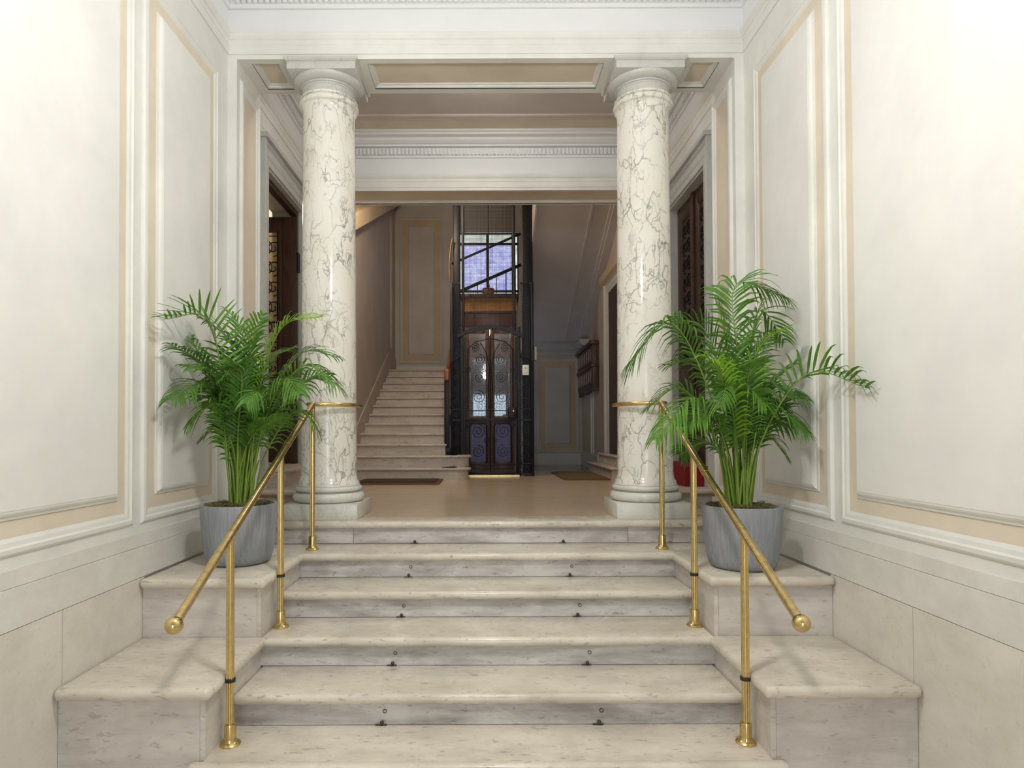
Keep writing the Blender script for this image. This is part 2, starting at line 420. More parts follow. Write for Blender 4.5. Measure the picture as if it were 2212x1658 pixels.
# unseen street wall with open door, dark wood added to cut bounce light
ws = tag(obj('wall_street', MB().box(-XO, -0.9, YR-0.2, YR, ZF, ZC+.4).box(0.9, XO, YR-0.2, YR, ZF, ZC+.4).box(-0.9, 0.9, YR-0.2, YR, 2.05, ZC+.4), 'woodd'),
         'unseen wall around the street door, made dark to cut bounce light', 'wall', kind='structure')
ce = tag(obj('ceiling', MB().box(-XO, XO, YR-0.2, YF+0.1, ZC, ZC+0.2), 'white'), 'white ceiling of the entrance vestibule', 'ceiling', kind='structure')

# colonnade wall: beam and two narrow jambs
wf = tag(obj('wall_front', MB().box(-XO, XO, YF, YB, ZB+0.03, ZC+0.4).box(-XO, -1.66, YF, YB, 0.0, ZB+0.03).box(1.66, XO, YF, YB, 0.0, ZB+0.03), 'cream'),
         'cream beam and jambs framing the opening behind the two columns', 'wall', kind='structure')
COF = [(0, 0.0), (0.0, 0.004), (0.012, 0.016), (0.026, 0.018), (0.034, 0.009), (0.048, 0.008), (0.06, 0.0005)]
REC = [(0, 0.03), (0.0, 0.024), (0.012, 0.020), (0.016, 0.012), (0.030, 0.009), (0.034, 0.004), (0.042, 0.0)]
def coffers(par, holes, xe, ya, yb, hy0, hy1, tan='tan'):
    # border boards proud of the beam, each opening lined with a stepped moulding and a recessed tan panel
    mb = MB().box(-xe, xe, ya, hy0, ZB, ZB+0.03).box(-xe, xe, hy1, yb, ZB, ZB+0.03)
    xs_ = [-xe] + [v for h in holes for v in h] + [xe]
    for p, q in zip(xs_[::2], xs_[1::2]): mb.box(p, q, hy0, hy1, ZB, ZB+0.03)
    obj('soffit_border', mb, 'cream', par)
    for (p, q) in holes:
        obj('soffit_moulding', MB().frame((0,0,ZB+0.03), (1,0,0), (0,1,0), (0,0,-1), (p, q, hy0, hy1), REC), 'cream', par)
        obj('soffit_panel', MB().box(p+0.038, q-0.038, hy0+0.038, hy1-0.038, ZB+0.026, ZB+0.03), tan, par)
coffers(wf, [(-1.58, -1.385), (-0.80, 0.80), (1.385, 1.58)], 1.66, YF, YB, YF+0.055, YB-0.06)
for s in (-1, 1):
    org = (s*1.66, 0, 0)
    obj('jamb_moulding', MB().frame(org, (0,1,0), (0,0,1), (-s,0,0), (YF+0.05, YB-0.02, 0.12, 2.96), [(a*1.2, b) for a, b in COF]), 'cream', wf)
    obj('jamb_panel', MB().box(s*1.66, s*1.658, YF+0.11, YB-0.082, 0.18, 2.90), 'tan', wf)
    obj('jamb_base', MB().box(s*1.66, s*1.64, YF-0.012, YB+0.01, -0.01, 0.10).box(s*1.725, s*1.64, YF-0.014, YF, -0.01, 0.10), 'slab', wf)
# entablature mouldings round the vestibule and round the hall
ARCH = [(0, ZB+0.03), (0.008, ZB+0.03), (0.008, ZB+0.085), (0.013, ZB+0.09), (0.013, ZB+0.118), (0.022, ZB+0.125), (0.030, ZB+0.14), (0.034, ZB+0.155), (0.034, ZB+0.163), (0, ZB+0.165)]
CORN = [(0, 3.395), (0.018, 3.398), (0.020, 3.412), (0.026, 3.418), (0.026, 3.490), (0.07, 3.495), (0.074, 3.508), (0.10, 3.514), (0.13, 3.530), (0.145, 3.550), (0.20, 3.556), (0.205, 3.570), (0.225, 3.580), (0.23, 3.600), (0, 3.600)]
def room_frame(x, y0, y1, prof):
    return MB().frame((0,0,0), (1,0,0), (0,1,0), (0,0,1), (-x, x, y0, y1), prof)
def dentils(x, y0, y1):
    mb = MB(); p = 0.039; wd = 0.024
    n = int((2*x-0.1)/p)
    for k in range(n):
        c = -x+0.07+k*p
        for (a, b) in ((y1-0.05, y1-0.02), (y0+0.02, y0+0.05)): mb.box(c, c+wd, a, b, 3.418, 3.482)
    n = int((y1-y0-0.1)/p)
    for k in range(n):
        c = y0+0.07+k*p
        for s in (-1, 1): mb.box(s*(x-0.05), s*(x-0.02), c, c+wd, 3.418, 3.482)
    return mb
t = thing('trim_1', 'white entablature and dentil cornice around the entrance vestibule', 'cornice', kind='structure')
obj('architrave', room_frame(WX, YR, YF, ARCH), 'cream', t)
obj('frieze', room_frame(WX, YR, YF, [(0, ZB+0.166), (0.006, ZB+0.167), (0.006, 3.394), (0, 3.394)]), 'white', t)
obj('cornice', room_frame(WX, YR, YF, CORN), 'white', t)
d = obj('dentils', dentils(WX, YR, YF), 'white', t); d['kind'] = 'stuff'

# ================================================================ SETTING: column hall
hf = tag(obj('floor_hall', MB().box(-XO, XO, RE+0.2, 9.85, -0.3, 0.0), 'floor'), 'polished beige stone floor of the hall between columns and lift', 'floor', kind='structure')
tag(obj('floor_alcove', MB().box(0.55, XO, 9.853, 12.6, -0.3, 0.0), 'floordark'), 'dark polished floor of the alcove beside the lift', 'floor', kind='structure')
DY0, DY1, DZ0, DZ1 = 5.07, 6.10, 2*H, 2.70       # side door openings
t2 = None
for s, nm in ((-1, 'left'), (1, 'right')):
    desc = 'hall wall around the open glazed door' if s < 0 else 'hall wall around the closed dark carved door'
    mb = MB().box(s*XO, s*HX, YB, DY0, -0.3, ZC+.4).box(s*XO, s*HX, DY1, Y2B, -0.3, ZC+.4).box(s*XO, s*HX, DY0, DY1, DZ1, ZC+.4).box(s*XO, s*HX, DY0, DY1, -0.3, DZ0-0.04)
    hw = tag(obj('wall_hall_' + nm, mb, 'cream'), desc, 'wall', kind='structure')
    # tan band over the door
    obj('tan_border', MB().box(s*HX, s*(HX-0.004), YB+0.02, Y2F-0.02, 2.97, 3.03), 'cream', hw)
    tr = thing('trim_door_' + nm, 'grey marble casing of the ' + ('open glazed door' if s < 0 else 'closed dark carved door'), 'door casing', (s*HX, (DY0+DY1)/2, 0), kind='structure')
    CAS = [(0, 0), (0, 0.05), (0.02, 0.055), (0.045, 0.045), (0.06, 0.03), (0.115, 0.027), (0.13, 0.02), (0.175, 0.018), (0.18, 0)]
    obj('casing', MB().frame((s*HX,0,0), (0,1,0), (0,0,1), (-s,0,0), (DY0-0.18, DY1+0.18, -0.25, DZ1+0.18), CAS), 'casing', tr)
    obj('casing_cornice', MB().box(s*HX, s*(HX-0.075), DY0-0.2, DY1+0.2, DZ1+0.155, DZ1+0.19), 'casing', tr)
    obj('reveal', MB().box(s*HX, s*XO, DY0, DY0+0.012, DZ0, DZ1).box(s*HX, s*XO, DY1-0.012, DY1, DZ0, DZ1).box(s*HX, s*XO, DY0, DY1, DZ1-0.012, DZ1), 'casing', tr)
hc = tag(obj('ceiling_hall', MB().box(-XO, XO, YB-0.05, Y2B, ZC, ZC+0.2), 'mauve'), 'mauve grey ceiling of the column hall', 'ceiling', kind='structure')
b2 = tag(obj('wall_beam', MB().box(-XO, XO, Y2F, Y2B, ZB+0.03, ZC+0.4), 'cream'), 'cream beam between the column hall and the stair hall', 'wall', kind='structure')
coffers(b2, [(-1.68, 1.68)], 1.75, Y2F, Y2B, Y2F+0.03, Y2B-0.035)
t = thing('trim_2', 'white entablature and dentil cornice around the column hall ceiling', 'cornice', kind='structure')
obj('architrave', room_frame(HX, YB, Y2F, ARCH), 'cream', t)
obj('frieze', room_frame(HX, YB, Y2F, [(0, ZB+0.166), (0.006, ZB+0.167), (0.006, 3.394), (0, 3.394)]), 'white', t)
obj('cornice', room_frame(HX, YB, Y2F, CORN), 'white', t)
d = obj('dentils', dentils(HX, YB, Y2F), 'white', t); d['kind'] = 'stuff'
obj('ceiling_border', room_frame(HX, YB, Y2F, [(0.225, 3.600), (0.225, 3.596), (0.42, 3.596), (0.42, 3.600)]), 'tan', t)
obj('ceiling_moulding', room_frame(HX, YB, Y2F, [(0.42, 3.600), (0.42, 3.588), (0.44, 3.584), (0.455, 3.590), (0.475, 3.585), (0.50, 3.590), (0.51, 3.600)]), 'mauve', t)

# ================================================================ ENTRANCE STEPS
BX = 1.12                    # inner face of side blocks
st = thing('entrance_staircase', 'wide worn cream stone steps rising between the brass handrails', 'staircase', (0, 2.5, ZF))
for i in range(7):           # i = 0 top riser (below the landing)
    ry = RE - i*G; z0 = -(i+1)*H; z1 = -i*H
    hw_ = WX if i == 0 else BX
    if i == 0: hw_ = WX-0.017
    if i == 0:
        step = obj('step', MB().box(-0.865, 0.907, ry, ry+0.2, z0+0.0025, z1-0.045), 'riser', st)
        obj('riser_slab', MB().box(-hw_, -0.868, ry, ry+0.2, z0+0.0025, z1-0.045), 'riser', step)
        obj('riser_slab', MB().box(0.910, hw_, ry, ry+0.2, z0+0.0025, z1-0.045), 'riser', step)
    else:
        step = obj('step', MB().box(-hw_, hw_, ry, ry+0.06, z0+0.0025, z1-0.045), 'riser', st)
    back = ry + G + 0.05
    e = hw_ if i in (0, 2, 4) or i > 5 else hw_
    if i == 0: mb = MB().rbox(-hw_, hw_, ry-0.037, ry+0.21, z1-0.045, z1, 0.021, 4)
    elif i == 6: mb = MB().rbox(-WX+0.017, WX-0.017, ry-0.037, back, z1-0.045, z1, 0.021, 4)
    elif i == 5: mb = MB().box(-hw_, hw_, 2.53, back, z1-0.045, z1).rbox(-1.175, 1.175, 2.492, 2.549, z1-0.046, z1, 0.022, 4)
    else: mb = MB().rbox(-hw_, hw_, ry-0.037, back, z1-0.045, z1, 0.021, 4)
    obj('tread', mb, 'tread', step)
    if i < 5:
        for x in (-0.468, 0.49):
            k = MB().sphere((x, ry-0.008, z0+0.014), 0.009, 10, 6).tube([(x-0.028, ry-0.004, z0+0.003), (x+0.02, ry-0.004, z0+0.003)], 0.004, 6)
            obj('rod_eyelet', k, 'rust', step)
            if i in (1, 2, 3, 4):
                ring = [(x+0.012+0.008*math.cos(a), ry-0.002, z0+0.062+0.008*math.sin(a)) for a in [2*PI*q/12 for q in range(13)]]
                obj('eyelet_ring', MB().tube(ring, 0.0018, 5), 'rust', step)
for s, nm in ((-1, 'left'), (1, 'right')):
    pl = thing('stepped_plinth', 'two-tier cream stone plinth carrying the %s potted palm' % ('left' if s < 0 else 'right'), 'plinth', (s*1.4, 3.3, ZF), 'side plinths of the entrance steps')
    x_in, x_out = s*BX, s*(WX-0.016)
    for (y0, y1, zt) in ((2.55, 3.17, -3*H), (3.17, RE, -H)):
        blk = obj('front_slab', MB().box(s*(BX+0.022), x_out, y0, y0+0.1, ZF, zt-0.05), 'block', pl)
        obj('side_slab', MB().box(x_in, s*(BX+0.021), y0, y1, ZF, zt-0.05), 'block', pl)
        obj('cap_slab', MB().rbox(s*(BX-0.032), s*(WX-0.016), y0-0.04, y1-0.001 if y1 < 4 else RE-0.002, zt-0.05, zt, 0.022, 4), 'tread', pl)
        obj('core', MB().box(s*(BX+0.021), x_out, y0+0.1, y1, ZF, zt-0.05), 'block', pl)

# ================================================================ COLUMNS
def torus_prof(r, zc, h, n=8):
    return [(r - h/2 + h/2*math.cos(-PI/2 + PI*k/n), zc + h/2*math.sin(-PI/2 + PI*k/n)) for k in range(n+1)]
CX, CY = 1.095, 4.43
def column(x, label):
    c = thing('marble_column', label, 'column', (x, CY, 0), 'pair of entrance columns')
    obj('plinth', MB().rbox(x-0.245, x+0.245, CY-0.245, CY+0.245, 0, 0.102, 0.004, 2), 'cap', c)
    obj('base', MB().lathe([(0.21, 0.1)] + torus_prof(0.242, 0.137, 0.066) + [(0.222, 0.172)] + torus_prof(0.226, 0.193, 0.036) + [(0.212, 0.213), (0.208, 0.222)], x, CY, 56), 'cap', c)
    pr = [(0.208, 0.222), (0.207, 0.236), (0.197, 0.25), (0.190, 0.28)]
    for k in range(13):
        u = k/12; pr.append((0.188 - 0.013*u**1.4, 0.3 + 2.445*u))
    pr += [(0.178, 2.7800), (0.186, 2.8000), (0.192, 2.8070)] + torus_prof(0.203, 2.8330, 0.042) + [(0.19, 2.8570)] + torus_prof(0.197, 2.8670, 0.016, 4)
    obj('shaft', MB().lathe(pr, x, CY, 64), 'marble', c)
    obj('capital', MB().lathe([(0.176, 2.8750), (0.176, 2.9200), (0.182, 2.9250), (0.182, 2.9330)] + torus_prof(0.193, 2.9400, 0.014, 4) + [(0.196, 2.9490), (0.214, 2.9550), (0.228, 2.9650), (0.236, 2.9770), (0.236, 2.9850), (0.228, 2.9910)], x, CY, 56), 'capgrey', c)
    ab = MB().rbox(x-0.228, x+0.228, CY-0.228, CY+0.228, 2.9890, 3.0470, 0.003, 2)
    ab.frame((x, CY, 0), (1,0,0), (0,1,0), (0,0,1), (-0.243, 0.243, -0.243, 0.243), [(0.02, 3.0350), (0.012, 3.0370), (0.006, 3.0430), (0.0, 3.0490), (0.0, 3.0650), (0.1, 3.0650)])
    obj('abacus', ab, 'capgrey', c)
    return c
column(-CX, 'veined marble column in front of the open glazed door')
column(CX, 'veined marble column in front of the closed carved door')

# ================================================================ BRASS HANDRAILS
def handrail(s, label):
    X = s*1.07
    r = thing('brass_handrail', label, 'handrail', (X, 2.66, -5*H), 'pair of brass handrails')
    P0 = Vector((X, 2.20, -0.085)); P1 = Vector((X, 3.92, 0.745))
    d = (P1-P0).normalized()
    rail = obj('rail', MB().tube([P0, P1], 0.0172, 16), 'brassworn', r)
    for tt in (0.17, 0.29, 0.55, 0.72):
        p = P0.lerp(P1, tt); obj('joint_ring', MB().tube([p-d*0.018, p+d*0.018], 0.0186, 16), 'brass', rail)
    obj('ball_finial', MB().sphere(P0 - d*0.012, 0.0305, 28, 16), 'brass', r)
    # level rail bending round the column shaft
    pts = []
    for k in range(5): pts.append(P1 + Vector((-s*0.004*k, 0.008*k, 0.004*min(k, 3))))
    cx, cy, R_ = s*CX, CY, 0.215
    for k in range(25):
        a = math.radians(255 - 0 + k*4.6) if s < 0 else math.radians(285 - k*4.6)
        pts.append(Vector((cx + R_*1.18*math.cos(a)*(1 - 0.15*k/24), cy + R_*(1.35 - 0.35*k/24)*math.sin(a), 0.757)))
    a = pts[4]; b = pts[5]
    pts = pts[:1] + [P1.lerp(b, 0.5) + Vector((0, 0, 0.002))] + pts[5:]
    obj('column_rail', MB().tube(pts, 0.014, 12), 'brass', r)
    obj('elbow', MB().sphere(P1, 0.0185, 16, 10), 'brass', r)
    for (y, z, n_) in ((2.672, -5*H, 0), (3.32, -3*H, 1), (3.92, -H, 2)):
        tt = (y-P0.y)/(P1.y-P0.y); top = P0.lerp(P1, tt).z
        if n_ == 2: top = 0.74
        post = obj('post', MB().tube([(X, y, z+0.004), (X, y, top)], 0.0152, 16), 'brass', r)
        # added thin tubes shape the vertical reflections that split each post
        for q in (-1, 1): obj('reflection_rib', MB().tube([(X+q*0.0092, y-0.0122, z+0.09), (X+q*0.0092, y-0.0122, top-0.03)], 0.0045, 6), 'brass', post)
        obj('flange', MB().lathe([(0.041, z), (0.042, z+0.006), (0.037, z+0.011), (0.029, z+0.015), (0.0245, z+0.026)], X, y, 24), 'brass', post)
        obj('socket', MB().lathe([(0.0235, z+0.02), (0.0235, z+0.082), (0.022, z+0.086), (0.017, z+0.086)], X, y, 24), 'brass', post)
        if n_ < 2:
            zc = (-3*H if n_ == 0 else -H) - 0.024
            mb = MB().lathe([(0.0154, zc-0.007), (0.0205, zc-0.007), (0.0205, zc+0.007), (0.0154, zc+0.007)], X, y, 20, False)
            mb.box(X+s*0.012, X+s*0.05, y-0.006, y+0.006, zc-0.006, zc+0.006)
            obj('strap', mb, 'strap', r, 'black strap tying the post to the stone')
    return r
handrail(-1, 'brass handrail crossing in front of the palm by the open door side')
handrail(1, 'brass handrail crossing in front of the palm by the closed door side')

# ================================================================ SIDE DOOR STEPS, CARPET
for s in (-1, 1):
    t = thing('door_step', 'beige stone steps up to the ' + ('open glazed door' if s < 0 else 'closed carved door, partly under red carpet'), 'step', (s*1.5, 5.5, 0))
    obj('riser_block', MB().box(s*1.44, s*HX, 4.80, 6.45, 0, H-0.04), 'side', t)
    obj('tread', MB().rbox(s*1.40, s*(HX-0.001), 4.76, 6.49, H-0.04, H, 0.019, 3), 'side', t)
    obj('riser_block', MB().box(s*1.60, s*HX, 5.0, 6.25, H, 2*H-0.035), 'side', t)
    obj('tread', MB().rbox(s*1.57, s*(XO-0.02), DY0+0.013, DY1-0.013, 2*H-0.035, 2*H, 0.016, 3), 'side', t)
rc = MB().box(1.545, 1.80, 4.985, 6.05, 2*H+0.001, 2*H+0.013).box(1.545, 1.556, 4.985, 6.05, H+0.002, 2*H+0.001).box(1.556, 1.692, 4.985, 4.997, H+0.002, 2*H+0.001)
tag(obj('carpet', rc, 'red'), 'red carpet laid over the upper step of the closed carved door', 'carpet')

# ================================================================ SIDE DOORS
def scroll_col(mb, x, y0, y1, z0, z1, n, plane, r, pos):
    dz = (z1-z0)/n
    for k in range(n):
        zc = z0+dz*(k+.5)
        for q in (-1, 1):
            mb.tube(spiral(((y0+y1)/2 + q*(y1-y0)*0.24, zc), dz*0.42, dz*0.08, (PI/2 if q < 0 else -PI/2), 1.4*q, 20, plane, pos), r, 5)
# left: leaf hinged at the far jamb, swung into the room
d1 = thing('door_1', 'open dark wooden door with scrolled iron grille over yellow glass', 'door', (-1.80, 6.06, DZ0), kind='structure')
LY = 6.03; LX0, LX1 = -2.36, -1.79
z0, z1 = DZ0+0.01, 2.62
def leafbox(x0, x1, za, zb, dy=0.022): return MB().rbox(x0, x1, LY-dy, LY+dy, za, zb, 0.004, 2)
obj('stile', leafbox(-1.94, LX1, z0, z1), 'woodd', d1); obj('stile', leafbox(LX0, LX0+0.12, z0, z1), 'woodd', d1)
obj('rail', leafbox(LX0+0.12, -1.94, z1-0.14, z1), 'woodd', d1); obj('rail', leafbox(LX0+0.12, -1.94, z0, z0+0.75), 'woodd', d1)
obj('stile_bead', MB().rbox(-1.965, -1.93, LY-0.032, LY-0.02, z0+0.7, z1-0.12, 0.004, 2), 'woodd', d1)
obj('glass', MB().box(LX0+0.12, -1.94, LY+0.005, LY+0.01, z0+0.75, z1-0.14), 'amberglass', d1)
g = MB()
for x in (-1.975, -2.14): g.tube([(x, LY-0.012, z0+0.75), (x, LY-0.012, z1-0.14)], 0.006, 6)
for z in (z1-0.18, 1.62, 1.1): g.tube([(LX0+0.12, LY-0.012, z), (-1.94, LY-0.012, z)], 0.005, 6)
scroll_col(g, 0, -2.14, -1.97, z0+0.8, z1-0.2, 7, 'xz', 0.006, LY-0.012)
obj('iron_grille', g, 'iron', d1)
obj('hinge', MB().box(-1.787, -1.775, LY-0.03, LY+0.03, 2.1, 2.28), 'iron', d1)
obj('jamb_frame', MB().box(-1.86, -1.80, DY1-0.06, DY1-0.012, DZ0, DZ1-0.012).box(-1.86, -1.80, DY0+0.012, DY0+0.06, DZ0, DZ1-0.012).box(-1.86, -1.80, DY0+0.06, DY1-0.06, DZ1-0.06, DZ1-0.012), 'woodd', d1)
# room beyond the left door
ro = MB().box(-4.2, -XO, 3.9, 7.6, DZ0-0.1, DZ0).box(-4.2, -XO, 3.9, 7.6, 3.3, 3.4).box(-4.3, -4.2, 3.9, 7.6, DZ0, 3.3).box(-4.2, -XO, 3.8, 3.9, DZ0, 3.3).box(-4.2, -XO, 7.6, 7.7, DZ0, 3.3)
tag(obj('wall_side_room', ro, 'mauve'), 'dim room seen through the open glazed door', 'room', kind='structure')
t = thing('ceiling_lamp', 'round lamp on the ceiling of the side room', 'lamp', (-3.0, 6.9, 3.3))
obj('globe', MB().sphere((-3.0, 6.9, 3.13), 0.13, 20, 12), 'lamp5', t); obj('fitting', MB().lathe([(0.07, 3.24), (0.08, 3.29), (0.08, 3.3)], -3.0, 6.9, 20), 'brass', t)
# right: closed double door set back in the reveal
d2 = thing('door_2', 'closed dark walnut double door with carved panels above red carpet', 'door', (1.93, 5.6, DZ0), kind='structure')
DX = 1.83
for (ya, yb) in ((DY0+0.014, 5.605), (5.612, DY1-0.014)):
    leaf = obj('leaf', MB().box(DX+0.02, DX+0.05, ya, yb, DZ0+0.005, DZ1-0.013), 'woodd', d2)
    for (a, b) in ((ya, ya+0.085), (yb-0.085, yb)): obj('stile', MB().rbox(DX, DX+0.03, a, b, DZ0+0.005, DZ1-0.013, 0.004, 2), 'woodd', leaf)
    for (a, b) in ((DZ0+0.005, DZ0+0.2), (DZ0+0.75, DZ0+0.87), (DZ1-0.13, DZ1-0.013)): obj('rail', MB().rbox(DX, DX+0.03, ya+0.085, yb-0.085, a, b, 0.004, 2), 'woodd', leaf)
    for (a, b) in ((DZ0+0.2, DZ0+0.75), (DZ0+0.87, DZ1-0.13)):
        obj('panel_bead', MB().frame((DX+0.02,0,0), (0,1,0), (0,0,1), (-1,0,0), (ya+0.085, yb-0.085, a, b), [(0,0),(0,0.016),(0.014,0.02),(0.028,0.01),(0.03,0)]), 'woodd', leaf)
    cv = MB(); scroll_col(cv, 0, ya+0.12, yb-0.12, DZ0+0.92, DZ1-0.18, 8, 'yz', 0.007, DX+0.014)
    obj('carved_grille', cv, 'iron', leaf)
obj('transom', MB().rbox(DX-0.02, DX+0.01, 5.575, 5.64, DZ0+0.005, DZ1-0.013, 0.006, 2), 'woodd', d2)

# ================================================================ STAIR HALL SHELL
SXL, SXR, YE = -1.78, 1.75, 12.4
ZT = 6.2
tag(obj('wall_stair_left', MB().box(SXL-0.3, SXL, Y2B, YE+0.3, -0.3, ZT), 'stairwall'), 'brown grey wall beside the ascending stair flight', 'wall', kind='structure')
tag(obj('wall_stair_right', MB().box(SXR, SXR+0.3, Y2B, YE+0.3, -0.3, ZT), 'stairwall'), 'brown grey wall behind the mailboxes', 'wall', kind='structure')
tag(obj('ceiling_stair', MB().box(SXL-0.3, SXR+0.3, Y2B-0.1, YE+0.3, ZT, ZT+0.2), 'mauve'), 'dark ceiling high above the lift shaft', 'ceiling', kind='structure')
tag(obj('wall_beam_upper', MB().box(SXL-0.3, SXR+0.3, Y2B-0.12, Y2B, ZC+0.4, ZT), 'stairwall'), 'wall above the beam facing the stair', 'wall', kind='structure')
WXA, WXB, WZA, WZB = -0.62, 0.63, 3.20, 4.50
bw = tag(obj('wall_back', MB().box(SXL-0.3, WXA, YE, YE+0.3, -0.3, ZT).box(WXB, SXR+0.3, YE, YE+0.3, -0.3, ZT).box(WXA, WXB, YE, YE+0.3, -0.3, WZA).box(WXA, WXB, YE, YE+0.3, WZB, ZT), 'stairgrey'),
         'grey back wall of the stair hall around the blue window', 'wall', kind='structure')
wall_panel(bw, (0, YE, 0), (1,0,0), (0,0,1), (0,-1,0), (-1.70, -0.84, 1.93, 4.80), 'stairgrey', 'stairtan', 'stairgrey', 0.10)
obj('skirting', MB().box(SXL, -0.56, YE-0.02, YE, 12*H, 12*H+0.14), 'casing', bw)
# left wall details: sloped skirting and slender panel moulding
lw = bpy.data.objects['wall_stair_left']
y0_ = 7.75
obj('sloped_skirting', MB().prism([(7.70, 0), (7.70, 0.2), (11.5, 12*H+0.30), (12.38, 12*H+0.30), (12.38, 12*H), (11.5, 12*H), (7.93, 0.0)], 0, SXL, SXL+0.018), M['stairwall'], lw)
obj('panel_moulding', MB().rbox(SXL, SXL+0.02, 11.72, 11.78, 2.15, 5.4, 0.008, 2).rbox(SXL, SXL+0.02, 11.86, 11.90, 2.15, 5.4, 0.008, 2), 'stairgrey', lw)
# soffit of a higher flight at the top left
tag(obj('trim_stair_soffit', MB().prism([(7.0, 2.72), (12.35, 5.07), (12.35, 5.27), (7.0, 2.92)], 0, SXL, -1.6), 'stairtan'), 'brown sloping soffit at the top of the left stair wall', 'soffit', kind='structure')
# window
wn = thing('window_1', 'daylit stair window of blue panes with pale green border panes', 'window', (0, YE+0.1, WZA), kind='structure')
bars_x = [WXA, -0.455, 0.02, 0.52, WXB]; bars_z = [WZA, 3.36, 4.29, WZB]
for i in range(4):
    for j in range(3):
        m_ = 'paneblue' if (i in (1, 2) and j == 1) else 'panegreen'
        obj('pane', MB().box(bars_x[i], bars_x[i+1], YE+0.10, YE+0.108, bars_z[j], bars_z[j+1]), m_, wn)
for x in bars_x: obj('mullion', MB().box(x-0.024, x+0.024, YE+0.07, YE+0.12, WZA, WZB), 'iron', wn)
for z in bars_z: obj('transom', MB().box(WXA, WXB, YE+0.072, YE+0.118, z-0.022, z+0.022), 'iron', wn)
# alcove under the second landing
al = tag(obj('wall_alcove', MB().box(0.66, SXR, 11.75, 11.9, -0.1, 2.25), 'stairgrey'), 'grey alcove wall with tan bordered panel right of the lift', 'wall', kind='structure')
wall_panel(al, (0, 11.75, 0), (1,0,0), (0,0,1), (0,-1,0), (0.92, 1.70, 0.22, 1.96), 'stairgrey', 'stairtan', 'stairgrey', 0.09)
obj('skirting', MB().box(0.66, SXR, 11.73, 11.75, 0, 0.20), 'casing', al)
obj('alcove_cornice', MB().prism([(11.75, 2.0), (11.72, 2.0), (11.70, 2.06), (11.62, 2.10), (11.60, 2.17), (11.55, 2.2), (11.75, 2.2)], 0, 0.66, SXR), 'stairgrey', al)
rw = bpy.data.objects['wall_stair_right']
obj('alcove_cornice', MB().prism([(SXR, 1.99), (SXR-0.03, 2.0), (SXR-0.05, 2.06), (SXR-0.14, 2.12), (SXR-0.16, 2.19), (SXR, 2.19)], 1, 10.95, 11.74), 'stairgrey', rw)
obj('panel_moulding', MB().rbox(SXR-0.02, SXR, 10.62, 10.68, 0.22, 1.98, 0.008, 2).rbox(SXR-0.02, SXR, 10.42, 10.46, 0.22, 1.98, 0.008, 2), 'cream', rw)
obj('skirting', MB().box(SXR-0.025, SXR, 10.0, 11.73, 0, 0.24), 'casing', rw)
# upper flight on the right (its sloping soffit)
SL = 0.44
def zs(y): return 2.2 + SL*(11.17-y)
uf = thing('upper_stair_flight', 'smooth grey sloping underside of the stair flight above the alcove', 'staircase', (1.2, 9, 2.2))
obj('soffit', MB().prism([(11.17, zs(11.17)), (7.0, zs(7.0)), (7.0, zs(7.0)+0.2), (11.17, zs(11.17)+0.2)], 0, 0.66, SXR-0.001), 'soffit', uf)
obj('landing', MB().box(0.66, SXR-0.001, 11.17, YE-0.001, 2.2, 2.36), 'soffit', uf)
for (xa, xb, dz) in ((1.36, 1.385, 0.012), (1.42, 1.435, 0.01), (1.64, SXR-0.001, 0.05), (1.60, 1.64, 0.025), (0.66, 0.69, 0.01)):
    obj('soffit_moulding', MB().prism([(11.16, zs(11.16)-dz), (7.0, zs(7.0)-dz), (7.0, zs(7.0)+0.005), (11.16, zs(11.16)+0.005)], 0, xa, xb), 'soffit', uf)
obj('string', MB().prism([(11.17, zs(11.17)-0.02), (7.0, zs(7.0)-0.02), (7.0, zs(7.0)+0.42), (11.17, zs(11.17)+0.42)], 0, 0.635, 0.659), 'soffit', uf)
for k in range(12):
    obj('step', MB().box(0.66, SXR-0.001, 11.17-(k+1)*0.33, 11.17-k*0.33, zs(11.17-(k+1)*0.33)+0.02, zs(11.17-(k+1)*0.33)+0.26), 'flight', uf)
# door on the right wall of the stair hall with its stone step
d3 = thing('door_3', 'doorway in a stone casing beside the wooden mailboxes', 'door', (SXR, 8.5, 0), kind='structure')
obj('casing', MB().frame((SXR,0,0), (0,1,0), (0,0,1), (-1,0,0), (7.55, 9.27, -0.2, 2.74), CAS), 'casing', d3)
obj('casing_cornice', MB().prism([(SXR, 2.70), (SXR-0.05, 2.70), (SXR-0.09, 2.74), (SXR-0.11, 2.82), (SXR, 2.84)], 1, 7.5, 9.32), 'stairtan', d3)
obj('leaf', MB().box(SXR-0.012, SXR, 7.73, 9.09, 2*H, 2.56), 'woodd', d3)
obj('leaf_panel', MB().frame((SXR-0.012,0,0), (0,1,0), (0,0,1), (-1,0,0), (7.85, 8.35, 0.5, 2.4), PAN), 'woodd', d3)
t = thing('door_step', 'beige stone step below the mailboxes, partly behind the column', 'step', (1.6, 8.6, 0))
obj('riser_block', MB().box(1.55, SXR, 7.94, 9.75, 0, H-0.035), 'side', t)
obj('tread', MB().rbox(1.515, SXR-0.001, 7.90, 9.80, H-0.035, H, 0.016, 3), 'side', t)
obj('riser_block', MB().box(1.62, SXR-0.062, 7.96, 9.26, H, 2*H-0.03), 'side', t)
obj('tread', MB().rbox(1.59, SXR-0.062, 7.93, 9.28, 2*H-0.03, 2*H, 0.014, 3), 'side', t)

